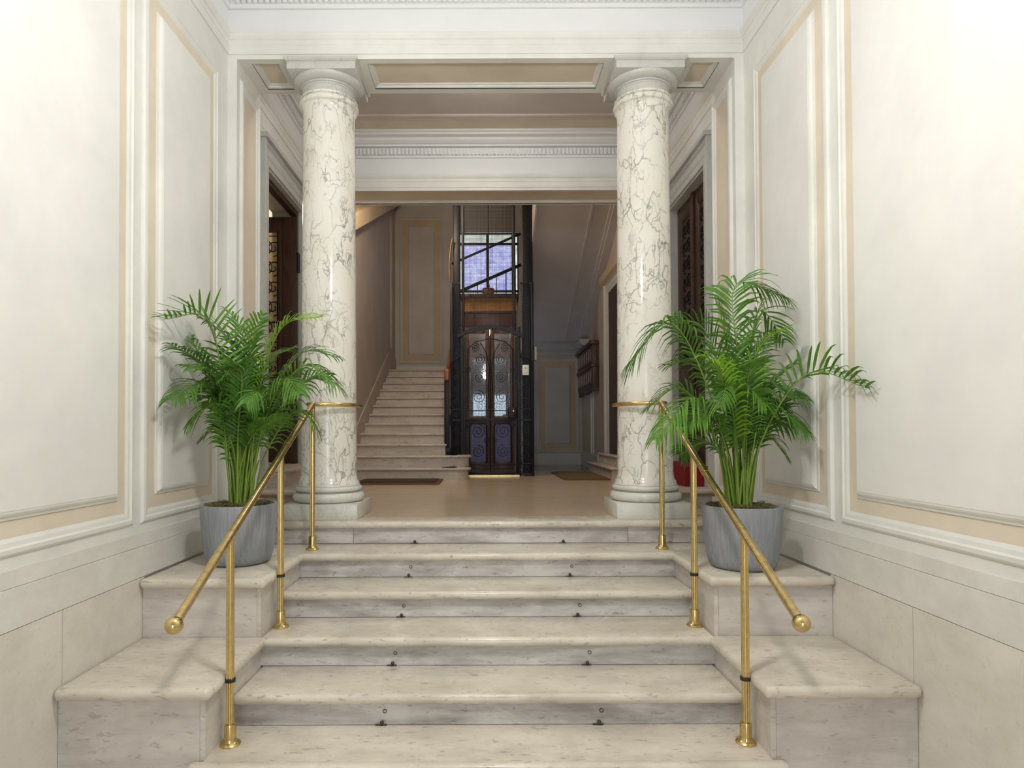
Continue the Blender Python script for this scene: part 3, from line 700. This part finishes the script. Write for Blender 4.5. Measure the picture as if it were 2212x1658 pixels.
# ================================================================ LEFT STAIR FLIGHT
lf = thing('stone_stair_flight', 'straight flight of worn pale stone stairs left of the lift', 'staircase', (-1.1, 9.7, 0))
FX = -0.56
for k in range(12):
    y = 7.92 + 0.33*k; zt = (k+1)*H
    xr = -0.375 if k < 2 else FX
    step = obj('step', MB().box(SXL+0.001, xr, y, y+0.35, zt-H if k else 0, zt-0.035), 'flight', lf)
    if k < 2:
        obj('step_end', MB().lathe([(0.16, zt-H), (0.16, zt-0.035)], xr-0.02, y+0.16, 24), 'flight', step)
        mb = MB().rbox(SXL+0.001, xr, y-0.03, y+0.36, zt-0.035, zt, 0.016, 3)
        mb.lathe([(0.18, zt-0.035), (0.19, zt-0.03), (0.195, zt-0.018), (0.19, zt-0.005), (0.18, zt)], xr-0.02, y+0.162, 28)
        obj('tread', mb, 'flight', step)
    else:
        obj('tread', MB().rbox(SXL+0.001, xr+0.02, y-0.03, y+0.36, zt-0.035, zt, 0.016, 3), 'flight', step)
obj('landing', MB().box(SXL+0.001, FX, 11.55+0.33, YE-0.001, 12*H-0.16, 12*H), 'flight', lf)
bk = thing('rear_stair_flight', 'short dark flight climbing behind the lift shaft below the window', 'staircase', (0, 11.9, 1.7))
for k in range(4):
    obj('step', MB().box(FX+0.003+0.3*k, FX+0.3*(k+1), 11.45, YE-0.001, 12*H+k*H-0.1, 12*H+(k+1)*H), 'flight', bk)
for (zz, rr) in ((0.0, 0.022), (-0.56, 0.03)):
    obj('rail_bar', MB().tube([(-0.62, 11.42, 3.62+zz), (0.62, 11.42, 4.16+zz)], rr, 8), 'iron', bk)
for k in range(7): obj('baluster', MB().tube([(-0.5+0.17*k, 11.42, 1.9+k*.07), (-0.5+0.17*k, 11.42, 3.1+0.074*k)], 0.008, 6), 'iron', bk)
nw = thing('stair_newel', 'dark iron newel with wooden handrail end at the stair foot', 'newel', (-0.53, 8.62, 2*H))
obj('post', MB().rbox(-0.575, -0.505, 8.60, 8.67, 2*H, 1.3, 0.008, 2), 'iron', nw)
obj('foot', MB().rbox(-0.60, -0.48, 8.585, 8.685, 2*H, 2*H+0.09, 0.01, 2), 'iron', nw)
obj('handrail_end', MB().rbox(-0.575, -0.50, 8.565, 8.66, 1.28, 1.44, 0.02, 3), 'redbox', nw)
obj('handrail', MB().tube([(-0.53, 8.62, 1.42), (-0.53, 11.9, 2.85)], 0.028, 8), 'redbox', nw)

# ================================================================ LIFT CAGE
LX0, LX1, LY0, LY1 = -0.49, 0.63, 8.54, 10.2
PXL, PXR = -0.335, 0.43
lc = thing('lift_cage', 'black wrought iron lift cage with arched gate at the centre', 'lift', ((LX0+LX1)/2, LY0, 0))
for x in (PXL, PXR): obj('gate_post', MB().rbox(x-0.022, x+0.022, LY0-0.02, LY0+0.03, 0, 2.0, 0.006, 2), 'iron', lc)
for x in (LX0+0.018, LX1-0.018):
    obj('corner_post', MB().rbox(x-0.018, x+0.018, LY0-0.005, LY0+0.035, 0, 2.60, 0.005, 2), 'iron', lc)
    obj('corner_post', MB().rbox(x-0.018, x+0.018, LY1-0.03, LY1+0.01, 0, 2.60, 0.005, 2), 'iron', lc)
for (xa, xb, y) in ((-0.46, -0.36, 8.80), (0.50, 0.64, 8.80)):
    obj('shaft_column', MB().rbox(xa, xb, y, y+0.09, 0, 6.0, 0.01, 2), 'iron', lc)
for x in (-0.315, 0.37):
    obj('upper_post', MB().rbox(x-0.02, x+0.02, LY0, LY0+0.04, 1.9, 6.0, 0.006, 2), 'iron', lc)
obj('guide_rail', MB().tube([(0.03, 8.62, 2.5), (0.03, 8.62, 6.0)], 0.006, 8), 'iron', lc)
obj('copper_pipe', MB().tube([(-0.50, 8.7, 2.65), (-0.505, 8.7, 2.9), (-0.49, 8.7, 3.1), (-0.46, 8.7, 3.25)], 0.011, 8), 'brassworn', lc)
# arched head
ar = []
for k in range(25):
    u = -1 + 2*k/24; x = (PXL+PXR)/2 + u*0.44
    ar.append((x, LY0-0.02, 1.83 + 0.135*max(0, math.cos(u*PI/2*0.98))**0.8 + (0.008 if abs(u) > 0.95 else 0)))
arch = MB()
for a, b in zip(ar[:-1], ar[1:]):
    arch.add([(a[0],LY0-0.035,a[2]),(b[0],LY0-0.035,b[2]),(b[0],LY0+0.02,b[2]),(a[0],LY0+0.02,a[2]),(a[0],LY0-0.035,a[2]+0.05),(b[0],LY0-0.035,b[2]+0.05),(b[0],LY0+0.02,b[2]+0.05),(a[0],LY0+0.02,a[2]+0.05)],
             [(0,3,2,1),(4,5,6,7),(0,1,5,4),(2,3,7,6),(3,0,4,7),(1,2,6,5)])
obj('arched_head', arch, 'iron', lc)
def grid(x0, x1, z0, z1, y, pitch=0.0145, r=0.0013, top=None):
    mb = MB(); n = int((x1-x0)/pitch)
    for k in range(1, n):
        x = x0 + (x1-x0)*k/n; zt = top(x) if top else z1
        mb.box(x-r, x+r, y-r, y+r, z0, zt)
    n = int((z1-z0)/pitch)
    for k in range(1, n):
        z = z0 + (z1-z0)*k/n; mb.box(x0, x1, y+r, y+3*r, z-r, z+r)
    return mb
gate = obj('gate', MB().rbox(PXL+0.024, PXL+0.05, LY0-0.012, LY0+0.012, 0.03, 1.86, 0.004, 2).rbox(PXR-0.05, PXR-0.024, LY0-0.012, LY0+0.012, 0.03, 1.86, 0.004, 2)
           .rbox(PXL+0.05, PXR-0.05, LY0-0.01, LY0+0.01, 0.03, 0.055, 0.003, 2).rbox(PXL+0.05, PXR-0.05, LY0-0.014, LY0+0.01, 0.735, 0.765, 0.003, 2)
           .rbox(PXL+0.05, PXR-0.05, LY0-0.01, LY0+0.01, 0.87, 0.882, 0.003, 2).rbox(PXL+0.05, PXR-0.05, LY0-0.01, LY0+0.01, 0.15, 0.165, 0.003, 2), 'iron', lc)
o = obj('wire_mesh', grid(PXL+0.045, PXR-0.045, 0.05, 1.86, LY0+0.014), 'iron', gate); o['kind'] = 'stuff'
mid = (PXL+PXR)/2
for q in (-1, 1):
    yq = LY0-0.006
    for (cx, cz, r0) in ((0.17, 0.60, 0.10), (0.17, 0.33, 0.085), (0.16, 1.06, 0.09), (0.15, 1.32, 0.075), (0.14, 1.56, 0.07), (0.2, 1.72, 0.06), (0.30, 1.42, 0.04), (0.30, 0.68, 0.045), (0.055, 0.48, 0.045)):
        obj('scroll', MB().tube(spiral((mid+q*cx, cz), r0, r0*0.15, PI/2, 1.9*q, 30, 'xz', yq), 0.0045, 5), 'iron', gate)
    obj('scroll', MB().tube([(mid+q*0.02, yq, 0.9), (mid+q*0.03, yq, 1.2), (mid+q*0.012, yq, 1.45), (mid+q*0.05, yq, 1.65), (mid+q*0.13, yq, 1.78)], 0.006, 6), 'iron', gate)
    obj('scroll', MB().tube([(mid+q*0.05, yq, 0.17), (mid+q*0.05, yq, 0.68), (mid+q*0.09, yq, 0.71), (mid+q*0.25, yq, 0.71), (mid+q*0.28, yq, 0.66), (mid+q*0.28, yq, 0.17)], 0.011, 8), 'iron', gate)
    obj('scroll', MB().tube([(mid+q*0.30, yq, 0.9), (mid+q*0.30, yq, 1.7), (mid+q*0.2, yq, 1.80), (mid, yq, 1.84)], 0.007, 6), 'iron', gate)
obj('scroll', MB().tube([(mid, LY0-0.006, 0.05), (mid, LY0-0.006, 1.9)], 0.008, 6), 'iron', gate)
obj('lock_box', MB().rbox(PXR-0.145, PXR-0.03, LY0-0.03, LY0+0.012, 0.77, 0.92, 0.012, 3), 'iron', gate)
obj('knob', MB().sphere((PXR-0.075, LY0-0.055, 0.865), 0.021, 16, 10).tube([(PXR-0.075, LY0-0.03, 0.865), (PXR-0.075, LY0-0.05, 0.865)], 0.009, 8), 'brass', gate, 'pale brass door knob')
obj('sill', MB().box(PXL, PXR, LY0-0.05, LY0+0.2, 0.0, 0.018), 'brassworn', lc)
# side panels
for (xa, xb) in ((LX0+0.036, PXL-0.022), (PXR+0.022, LX1-0.036)):
    pn = obj('side_panel', MB().box(xa, xb, LY0+0.0, LY0+0.02, 0.02, 0.045).box(xa, xb, LY0, LY0+0.02, 0.74, 0.765).box(xa, xb, LY0, LY0+0.02, 0.89, 0.905).box(xa, xb, LY0, LY0+0.02, 0.16, 0.175).box(xa, xb, LY0, LY0+0.02, 2.57, 2.60), 'iron', lc)
    cx = (xa+xb)/2; wd = (xb-xa)
    for j, cz in enumerate((0.28, 0.44, 0.62, 1.0, 1.16, 1.32, 1.47, 0.09, 0.82)):
        rr = min(wd*0.42, 0.075)
        obj('scroll', MB().tube(spiral((cx, cz), rr, rr*0.15, PI/2*(-1)**j, 1.7*(-1)**j, 24, 'xz', LY0), 0.0045, 5), 'iron', pn)
    sgn = 1 if xa > 0 else -1
    x0_, x1_ = (xa-0.01, xb+0.02) if sgn > 0 else (xb+0.01, xa-0.02)
    obj('shoulder_bar', MB().tube([(x0_, LY0-0.01, 1.62), (x0_+sgn*0.03, LY0-0.01, 1.58), (x1_-sgn*0.04, LY0-0.01, 1.555), (x1_-sgn*0.01, LY0-0.01, 1.53), (x1_, LY0-0.01, 1.47), (x1_, LY0-0.01, 0.05)], 0.011, 8), 'iron', pn)
    o = obj('wire_mesh', grid(xa, xb, 0.04, 2.57, LY0+0.024, 0.02, 0.0013), 'iron', pn); o['kind'] = 'stuff'
o = obj('wire_mesh', grid(-0.30, 0.355, 1.98, 5.2, LY0+0.03, 0.0165, 0.0015), 'iron', lc); o['kind'] = 'stuff'
for x in (LX0+0.015, LX1-0.015):
    mb = MB(); n = 40
    for k in range(n): y = LY0+0.04+(LY1-LY0-0.08)*k/(n-1); mb.box(x-0.0015, x+0.0015, y-0.0015, y+0.0015, 0.03, 2.58)
    for k in range(62): z = 0.04+2.53*k/61; mb.box(x-0.003, x, LY0+0.03, LY1, z-0.0015, z+0.0015)
    o = obj('wire_mesh', mb, 'iron', lc); o['kind'] = 'stuff'
    for z in (0.03, 0.75, 2.58): obj('side_bar', MB().box(x-0.012, x+0.012, LY0+0.03, LY1, z-0.012, z+0.012), 'iron', lc)
plate = obj('call_plate', MB().rbox(0.475, 0.562, LY0-0.03, LY0-0.012, 1.345, 1.485, 0.006, 2), 'paper', lc, 'white call button plate')
obj('button', MB().tube([(0.518, LY0-0.028, 1.44), (0.518, LY0-0.035, 1.44)], 0.010, 14), 'ink', plate)
obj('printed_curve', MB().tube([(0.51+0.012*math.cos(a), LY0-0.031, 1.375+0.009*math.sin(a)) for a in [k*0.5 for k in range(9)]], 0.0012, 5), 'ink', plate)
tag(obj('notice_holder', MB().rbox(0.64, 0.672, LY0+0.02, LY0+0.12, 1.55, 1.735, 0.006, 2), 'label'), 'pale slim notice holder at the right edge of the lift cage', 'sign')

# lift car
CXa, CXb, CYa, CYb = -0.30, 0.39, 8.98, 10.05
ca = thing('lift_car', 'mahogany lift car with glazed doors waiting inside the cage', 'lift car', ((CXa+CXb)/2, (CYa+CYb)/2, 0.02))
obj('floor', MB().box(CXa, CXb, CYa, CYb, 0.02, 0.06), 'woodc', ca)
obj('roof', MB().box(CXa, CXb, CYa, CYb, 2.22, 2.26), 'woodc', ca)
obj('header', MB().rbox(CXa-0.02, CXb+0.02, CYa-0.03, CYa+0.02, 2.08, 2.27, 0.006, 2), 'woodc', ca)
obj('header_bead', MB().rbox(CXa-0.03, CXb+0.03, CYa-0.05, CYa, 2.26, 2.29, 0.006, 2), 'woodc', ca)
obj('cornice', MB().prism([(CYa, 2.29), (CYa-0.03, 2.29), (CYa-0.045, 2.34), (CYa-0.07, 2.40), (CYa-0.12, 2.45), (CYa, 2.45)], 0, CXa-0.03, CXb+0.03), 'woodlit', ca)
obj('cornice_top', MB().rbox(CXa-0.06, CXb+0.06, CYa-0.15, CYb, 2.45, 2.51, 0.008, 2), 'woodd', ca)
obj('hoist_bracket', MB().rbox(-0.06, 0.11, 9.1, 9.25, 2.51, 2.66, 0.03, 3), 'woodc', ca)
obj('hoist_bolt', MB().sphere((0.025, 9.15, 2.69), 0.025, 12, 8), 'iron', ca)
for q in (-1, 1):
    xm = (CXa+CXb)/2; xa, xb = (CXa, xm-0.003) if q < 0 else (xm+0.003, CXb)
    dl = obj('car_door', MB().rbox(xa, xa+0.06, CYa-0.015, CYa+0.015, 0.06, 2.08, 0.004, 2).rbox(xb-0.06, xb, CYa-0.015, CYa+0.015, 0.06, 2.08, 0.004, 2)
             .rbox(xa+0.06, xb-0.06, CYa-0.015, CYa+0.015, 0.06, 0.18, 0.004, 2).rbox(xa+0.06, xb-0.06, CYa-0.015, CYa+0.015, 0.70, 0.80, 0.004, 2).rbox(xa+0.06, xb-0.06, CYa-0.015, CYa+0.015, 1.98, 2.08, 0.004, 2), 'woodc', ca)
    obj('lower_pane', MB().box(xa+0.06, xb-0.06, CYa-0.004, CYa+0.004, 0.18, 0.70), 'frost', dl)
    obj('upper_pane', MB().box(xa+0.06, xb-0.06, CYa-0.004, CYa+0.004, 0.80, 1.98), 'glass', dl)
    obj('pull', MB().tube([(xm+q*0.03, CYa-0.04, 1.17), (xm+q*0.03, CYa-0.04, 1.27)], 0.008, 8), 'brass', dl)
    obj('car_side', MB().rbox(CXa if q < 0 else CXb-0.02, CXa+0.02 if q < 0 else CXb, CYa+0.02, CYb, 0.06, 2.22, 0.003, 2), 'woodc', ca)
obj('car_back', MB().box(CXa, CXb, CYb-0.02, CYb, 0.06, 0.85).box(CXa, CXb, CYb-0.02, CYb, 1.75, 2.22), 'woodc', ca)
obj('mirror', MB().box(CXa, CXb, CYb-0.018, CYb-0.006, 0.85, 1.75), 'mirror', ca)
obj('bench', MB().rbox(CXa+0.05, CXb-0.05, CYb-0.35, CYb-0.03, 0.80, 0.83, 0.008, 2).box(-0.14, -0.11, CYb-0.33, CYb-0.3, 0.06, 0.80).box(0.19, 0.22, CYb-0.33, CYb-0.3, 0.06, 0.80), 'label', ca)
obj('lamp', MB().sphere(((CXa+CXb)/2, 9.45, 2.10), 0.08, 16, 10), 'lamp4', ca)

# ================================================================ MATS, MAILBOXES
def mat_rug(name, label, x0, x1, y0, y1):
    t = thing(name, label, 'doormat', ((x0+x1)/2, (y0+y1)/2, 0))
    obj('edge', MB().rbox(x0, x1, y0, y1, 0.001, 0.016, 0.006, 2), 'mat', t)
    obj('pile', MB().rbox(x0+0.045, x1-0.045, y0+0.045, y1-0.045, 0.012, 0.024, 0.005, 2), 'rubber' if x0 < 0 else 'matgreen', t)
mat_rug('doormat', 'dark coir doormat at the foot of the stair flight', -1.52, -0.54, 7.15, 7.86)
mat_rug('doormat', 'orange brown coir doormat beside the stone step under the mailboxes', 0.93, 1.50, 7.75, 9.25)
mbx = thing('mailbox_rack', 'dark wooden rack of two rows of letterboxes on the right wall', 'mailboxes', (SXR, 10.9, 1.25))
MY0, MY1 = 9.95, 11.55
obj('body', MB().rbox(SXR-0.10, SXR, MY0, MY1, 1.30, 1.98, 0.008, 2), 'mailwood', mbx)
obj('cornice', MB().rbox(SXR-0.14, SXR, MY0-0.03, MY1+0.03, 1.96, 2.02, 0.012, 2), 'mailwood', mbx)
obj('middle_rail', MB().rbox(SXR-0.125, SXR, MY0-0.015, MY1+0.015, 1.61, 1.66, 0.008, 2), 'mailwood', mbx)
ap = [(MY0, 1.30), (MY0, 1.22)]
for k in range(17):
    u = k/16; ap.append((MY0 + (MY1-MY0)*u, 1.22 + 0.05*abs(math.sin(u*PI*2))))
ap += [(MY1, 1.22), (MY1, 1.30)]
obj('carved_apron', MB().prism(ap, 0, SXR-0.09, SXR-0.01), 'mailwood', mbx)
for row, (za, zb) in enumerate(((1.34, 1.60), (1.68, 1.94))):
    for k in range(8):
        ya = MY0+0.04+k*0.19
        bx_ = obj('letterbox_door', MB().rbox(SXR-0.115, SXR-0.095, ya, ya+0.165, za, zb, 0.005, 2), 'mailwood', mbx)
        obj('name_card', MB().box(SXR-0.119, SXR-0.113, ya+0.05, ya+0.115, za+0.04, zb-0.05), 'label', bx_)

# ================================================================ POTTED PALMS
def cat(pts, n):
    P = [pts[0]*2 - pts[1]] + pts + [pts[-1]*2 - pts[-2]]; out = []
    for i in range(1, len(P)-2):
        for k in range(n):
            t = k/n; a, b, c, d = P[i-1], P[i], P[i+1], P[i+2]
            out.append(0.5*((2*b) + (c-a)*t + (2*a-5*b+4*c-d)*t*t + (3*b-a-3*c+d)*t*t*t))
    out.append(pts[-1]); return out
def make_frond(par, base, apex, tip, rnd, young=False, lmax=0.2, nl=26, start=0.40, up=0.2, droop=0.35, wid=0.0066):
    mid = Vector((base.x + (apex.x-base.x)*0.28, base.y + (apex.y-base.y)*0.28, base.z + (apex.z-base.z)*0.55))
    path = cat([base, mid, apex, tip], 10); m = len(path)-1
    L = [0]
    for a, b in zip(path[:-1], path[1:]): L.append(L[-1] + (b-a).length)
    tot = L[-1]
    def at(u):
        d = u*tot
        for i in range(m):
            if L[i+1] >= d or i == m-1:
                f = (d-L[i])/max(1e-6, L[i+1]-L[i]); return path[i].lerp(path[i+1], f), (path[i+1]-path[i]).normalized()
    st_ = MB().tube(path, [0.0062*(1-0.85*i/m)+0.0004 for i in range(m+1)], 6)
    stem = obj('frond', st_, 'stem', par)
    mb = MB()
    tw = rnd.uniform(-0.5, 0.5)
    for k in range(nl):
        u = start + (1-start)*(k+0.5)/nl*0.985
        p, t = at(u)
        s0 = t.cross(Vector((0,0,1)))
        if s0.length < 0.15: s0 = t.cross(Vector((0, 1, 0.0)))
        s0.normalize(); n0 = s0.cross(t).normalized()
        s1 = s0*math.cos(tw) + n0*math.sin(tw); n1 = s1.cross(t).normalized()
        if n1.z < 0: n1 = -n1
        x = (k+0.5)/nl
        l = lmax*(math.sin(PI*(0.16+0.80*x))**0.7)*rnd.uniform(0.9, 1.08)
        fw = 0.55 + 0.55*x
        for q in (-1, 1):
            d = (t*fw + s1*q*rnd.uniform(0.75, 0.95) + n1*up*rnd.uniform(0.5, 1.3) + Vector((rnd.uniform(-.07,.07), rnd.uniform(-.07,.07), rnd.uniform(-.07,.07)))).normalized()
            wv = d.cross(n1).normalized()*wid*rnd.uniform(0.85, 1.15)
            fold = n1*0.0022
            rows = []
            dr = droop*rnd.uniform(0.7, 1.3)
            for (v_, ww) in ((0.0, 0.35), (0.18, 0.95), (0.45, 1.0), (0.72, 0.72), (0.9, 0.34)):
                c = p + d*l*v_ + Vector((0, 0, -dr*l*v_*v_*v_)); c.x = max(-1.67, min(1.67, c.x))
                rows.append((c - wv*ww + fold, c, c + wv*ww + fold))
            e = p + d*l + Vector((0, 0, -dr*l)); e.x = max(-1.675, min(1.675, e.x))
            vs = [q_ for r_ in rows for q_ in r_] + [e]
            fs = []
            for i in range(4):
                a = i*3; fs += [(a, a+1, a+4, a+3), (a+1, a+2, a+5, a+4)]
            fs += [(12, 13, 15), (13, 14, 15)]
            mb.add(vs, fs, True)
    obj('leaflets', mb, 'leafyoung' if young else 'leaf', stem)
def palm(label, px, py, mpp, sd, fronds, extra, grp, spread):
    rnd = random.Random(sd)
    zb = -H
    root = thing('potted_palm', label, 'potted plant', (px, py, zb), grp)
    R_ = 0.202; ht = 0.325
    prof = [(0.12, zb), (0.15, zb+0.004), (0.168, zb+0.02), (0.180, zb+0.06), (0.188, zb+0.12), (R_-0.004, zb+0.22), (R_, zb+ht-0.008), (R_-0.003, zb+ht), (R_-0.016, zb+ht), (R_-0.02, zb+ht-0.01), (R_-0.024, zb+ht-0.08)]
    obj('pot', MB().lathe(prof, px, py, 64), 'pot', root, 'tapered round grey concrete pot')
    sm = MB(); n = 30; vs = [(px, py, zb+ht-0.012)]; fs = []
    for i in range(1, 7):
        for k in range(n):
            a = 2*PI*k/n; r = (R_-0.02)*i/6
            vs.append((px+r*math.cos(a), py+r*math.sin(a), zb+ht-0.02+rnd.uniform(-0.006, 0.014)*(1 if i < 6 else 0.3)))
    for k in range(n): fs.append((0, 1+k, 1+(k+1) % n))
    for i in range(5):
        for k in range(n):
            a = 1+i*n+k; b = 1+i*n+(k+1) % n; fs.append((a, b, b+n, a+n))
    soil = obj('soil', sm.add(vs, fs, True), 'soil', root)
    ms = MB()
    for k in range(260):
        a = rnd.uniform(0, 2*PI); r = math.sqrt(rnd.random())*(R_-0.03)
        c = Vector((px+r*math.cos(a), py+r*math.sin(a), zb+ht-0.008+rnd.uniform(0, 0.012)))
        d = Vector((rnd.uniform(-1,1), rnd.uniform(-1,1), rnd.uniform(-.2,.5))).normalized()*rnd.uniform(0.008, 0.025)
        ms.tube([c-d, c+Vector((0,0,0.006)), c+d], 0.0016, 4)
    o = obj('moss', ms, 'moss', soil); o['kind'] = 'stuff'
    def W(x, y, dy):      # photo-scale offset from the pot centre, in the plant's own plane, plus depth
        k = mpp*(1 + dy/py)
        return Vector((x*k, py+dy, CAMZ - (y-938)*k))
    for f in fronds:
        (ax, ay, ad), (tx, ty, td) = f[0], f[1]; kw = f[2] if len(f) > 2 else {}
        a = rnd.uniform(0, 2*PI); r = rnd.uniform(0.01, spread)
        A = W(ax-1052, ay, ad); T = W(tx-1052, ty, td)
        base = Vector((px + r*math.cos(a)*0.9 + 0.12*(A.x-px), py + r*math.sin(a), zb+ht-0.02))
        make_frond(root, base, A, T, rnd, **kw)
    for k in range(extra):
        a = 2*PI*k/extra + rnd.uniform(-.3, .3); rr = rnd.uniform(0.06, 0.2); hh = rnd.uniform(0.32, 0.74)
        A = Vector((px+rr*math.cos(a), py+rr*math.sin(a)*0.8, zb+ht+hh))
        e = rnd.uniform(0.12, 0.24)
        T = A + Vector((e*math.cos(a), e*math.sin(a)*0.8, rnd.uniform(-0.10, 0.12)))
        if abs(T.x) > 1.64: T.x = math.copysign(1.62, T.x)
        r = rnd.uniform(0.01, spread); a2 = rnd.uniform(0, 2*PI)
        make_frond(root, Vector((px+r*math.cos(a2), py+r*math.sin(a2), zb+ht-0.02)), A, T, rnd, nl=24, lmax=rnd.uniform(0.15, 0.2), start=0.5)
    stk = MB()
    for k in range(16):
        a = rnd.uniform(0, 2*PI); r = rnd.uniform(0, spread*0.9); lean = rnd.uniform(0.02, 0.09); h_ = rnd.uniform(0.25, 0.45)
        b = Vector((px+r*math.cos(a), py+r*math.sin(a), zb+ht-0.02))
        s_ = MB().tube([b, b+Vector((lean*math.cos(a)*.5, lean*math.sin(a)*.5, h_*.55)), b+Vector((lean*math.cos(a), lean*math.sin(a), h_))], [0.0085, 0.0065, 0.003], 6)
        obj('cane', s_, 'stem', root)
Y_ = dict(young=True)
LP = [((450, 690, -0.12), (350, 686, -0.42), dict(lmax=0.24, up=0.75, droop=0.1, nl=24)),
      ((605, 710, 0.0), (700, 680, -0.04), dict(young=True, lmax=0.17, nl=30, start=0.46, droop=0.3, up=0.4)),
      ((440, 790, -0.06), (366, 738, -0.32), dict(lmax=0.2)),
      ((440, 830, -0.10), (368, 862, -0.34), dict(lmax=0.2, droop=0.5)),
      ((500, 745, 0.02), (420, 675, 0.0), dict(lmax=0.24)),
      ((545, 735, 0.03), (570, 672, 0.02), dict(lmax=0.21, nl=26)),
      ((525, 725, 0.08), (490, 665, 0.12), dict(lmax=0.23, nl=26)),
      ((650, 790, -0.05), (738, 838, -0.12), dict(lmax=0.21, droop=0.6)),
      ((645, 765, 0.06), (735, 770, 0.08), dict(lmax=0.21)),
      ((660, 820, 0.06), (722, 810, 0.1), dict(lmax=0.2, droop=0.5)),
      ((610, 820, -0.12), (650, 850, -0.25), dict(lmax=0.18, droop=0.7)),
      ((470, 870, -0.10), (405, 915, -0.2), dict(lmax=0.17, droop=0.6)),
      ((640, 885, -0.04), (690, 930, -0.08), dict(lmax=0.14, droop=0.8, nl=18)),
      ((520, 800, -0.12), (470, 820, -0.24), dict(lmax=0.19)),
      ((570, 790, 0.12), (640, 745, 0.2), dict(lmax=0.22)),
      ((480, 850, 0.1), (415, 830, 0.18), dict(lmax=0.18)),
      ((475, 920, 0.0), (432, 950, 0.0), dict(lmax=0.13, nl=14)),
      ((560, 850, -0.1), (530, 870, -0.22), dict(lmax=0.18, droop=0.6)),
      ((430, 760, 0.04), (395, 720, 0.06), dict(lmax=0.2, nl=22))]
palm('areca palm in grey pot standing left of the steps', -1.375, 3.55, 3.55/F, 11, LP, 9, 'potted palms', 0.055)
RP = [((1455, 700, -0.02), (1356, 790, -0.1), dict(lmax=0.24, droop=0.7, start=0.45, nl=32)),
      ((1590, 620, 0.05), (1705, 645, 0.08), dict(lmax=0.27, nl=40, up=0.1, start=0.42, droop=0.55)),
      ((1745, 810, -0.28), (1880, 842, -0.62), dict(lmax=0.24, nl=18, start=0.5, up=0.85, droop=0.3)),
      ((1640, 760, -0.08), (1708, 705, -0.12), dict(young=True, lmax=0.21, nl=28)),
      ((1500, 860, -0.10), (1415, 952, -0.2), dict(lmax=0.19, droop=0.8)),
      ((1475, 840, 0.02), (1395, 885, 0.02), dict(lmax=0.19)),
      ((1525, 715, 0.06), (1450, 690, 0.1), dict(lmax=0.25)),
      ((1565, 710, 0.0), (1545, 640, 0.0), dict(lmax=0.22)),
      ((1665, 840, 0.0), (1725, 780, -0.06), dict(lmax=0.2)),
      ((1675, 890, -0.08), (1745, 935, -0.2), dict(lmax=0.17, droop=0.6)),
      ((1555, 800, -0.12), (1525, 770, -0.22), dict(lmax=0.21, young=True)),
      ((1620, 850, -0.14), (1655, 880, -0.26), dict(lmax=0.19, droop=0.6)),
      ((1535, 895, -0.1), (1470, 925, -0.2), dict(lmax=0.17)),
      ((1610, 780, 0.12), (1670, 715, 0.2), dict(lmax=0.22)),
      ((1640, 675, 0.05), (1700, 740, 0.1), dict(lmax=0.22)),
      ((1575, 840, -0.14), (1555, 880, -0.25), dict(lmax=0.19, droop=0.6)),
      ((1515, 790, 0.1), (1430, 790, 0.15), dict(lmax=0.2)),
      ((1690, 870, 0.04), (1760, 850, 0.0), dict(lmax=0.18)),
      ((1650, 940, -0.04), (1700, 990, -0.1), dict(lmax=0.14, nl=16))]
palm('taller areca palm in grey pot standing right of the steps', 1.346, 3.385, 3.385/F, 23, RP, 9, 'potted palms', 0.055)

# ================================================================ UNSEEN LAMPS, the hall dome added as fill
t = thing('hanging_lantern', 'round white globe lantern hanging over the entrance steps', 'lamp', (0, 1.8, ZC))
obj('globe', MB().sphere((0, 1.8, 2.25), 0.10, 28, 16), 'lamp', t)
obj('rod', MB().tube([(0, 1.8, 2.34), (0, 1.8, ZC)], 0.009, 8), 'brass', t)
obj('rose', MB().lathe([(0.02, ZC-0.06), (0.06, ZC-0.03), (0.07, ZC)], 0, 1.8, 20), 'brass', t)
t = thing('hall_fill_dome', 'added fill light dome on the hall ceiling behind the beam', 'lamp', (0, 5.1, ZC))
obj('dome', MB().lathe([(0.17, ZC-0.02), (0.165, ZC-0.05), (0.13, ZC-0.10), (0.07, ZC-0.13), (0.01, ZC-0.14)], 0, 5.1, 28), 'hallfill', t)
obj('ring', MB().lathe([(0.19, ZC), (0.19, ZC-0.025), (0.172, ZC-0.025)], 0, 5.1, 28), 'brass', t)
t = thing('wall_globe_lamp', 'globe lamp on the wall above the beam in the stair hall', 'lamp', (-0.8, Y2B, 3.9))
obj('globe', MB().sphere((-0.8, Y2B+0.3, 3.75), 0.11, 20, 12), 'lamp3', t)
obj('arm', MB().tube([(-0.8, Y2B, 3.95), (-0.8, Y2B+0.25, 3.98), (-0.8, Y2B+0.3, 3.86)], 0.012, 8), 'brass', t)
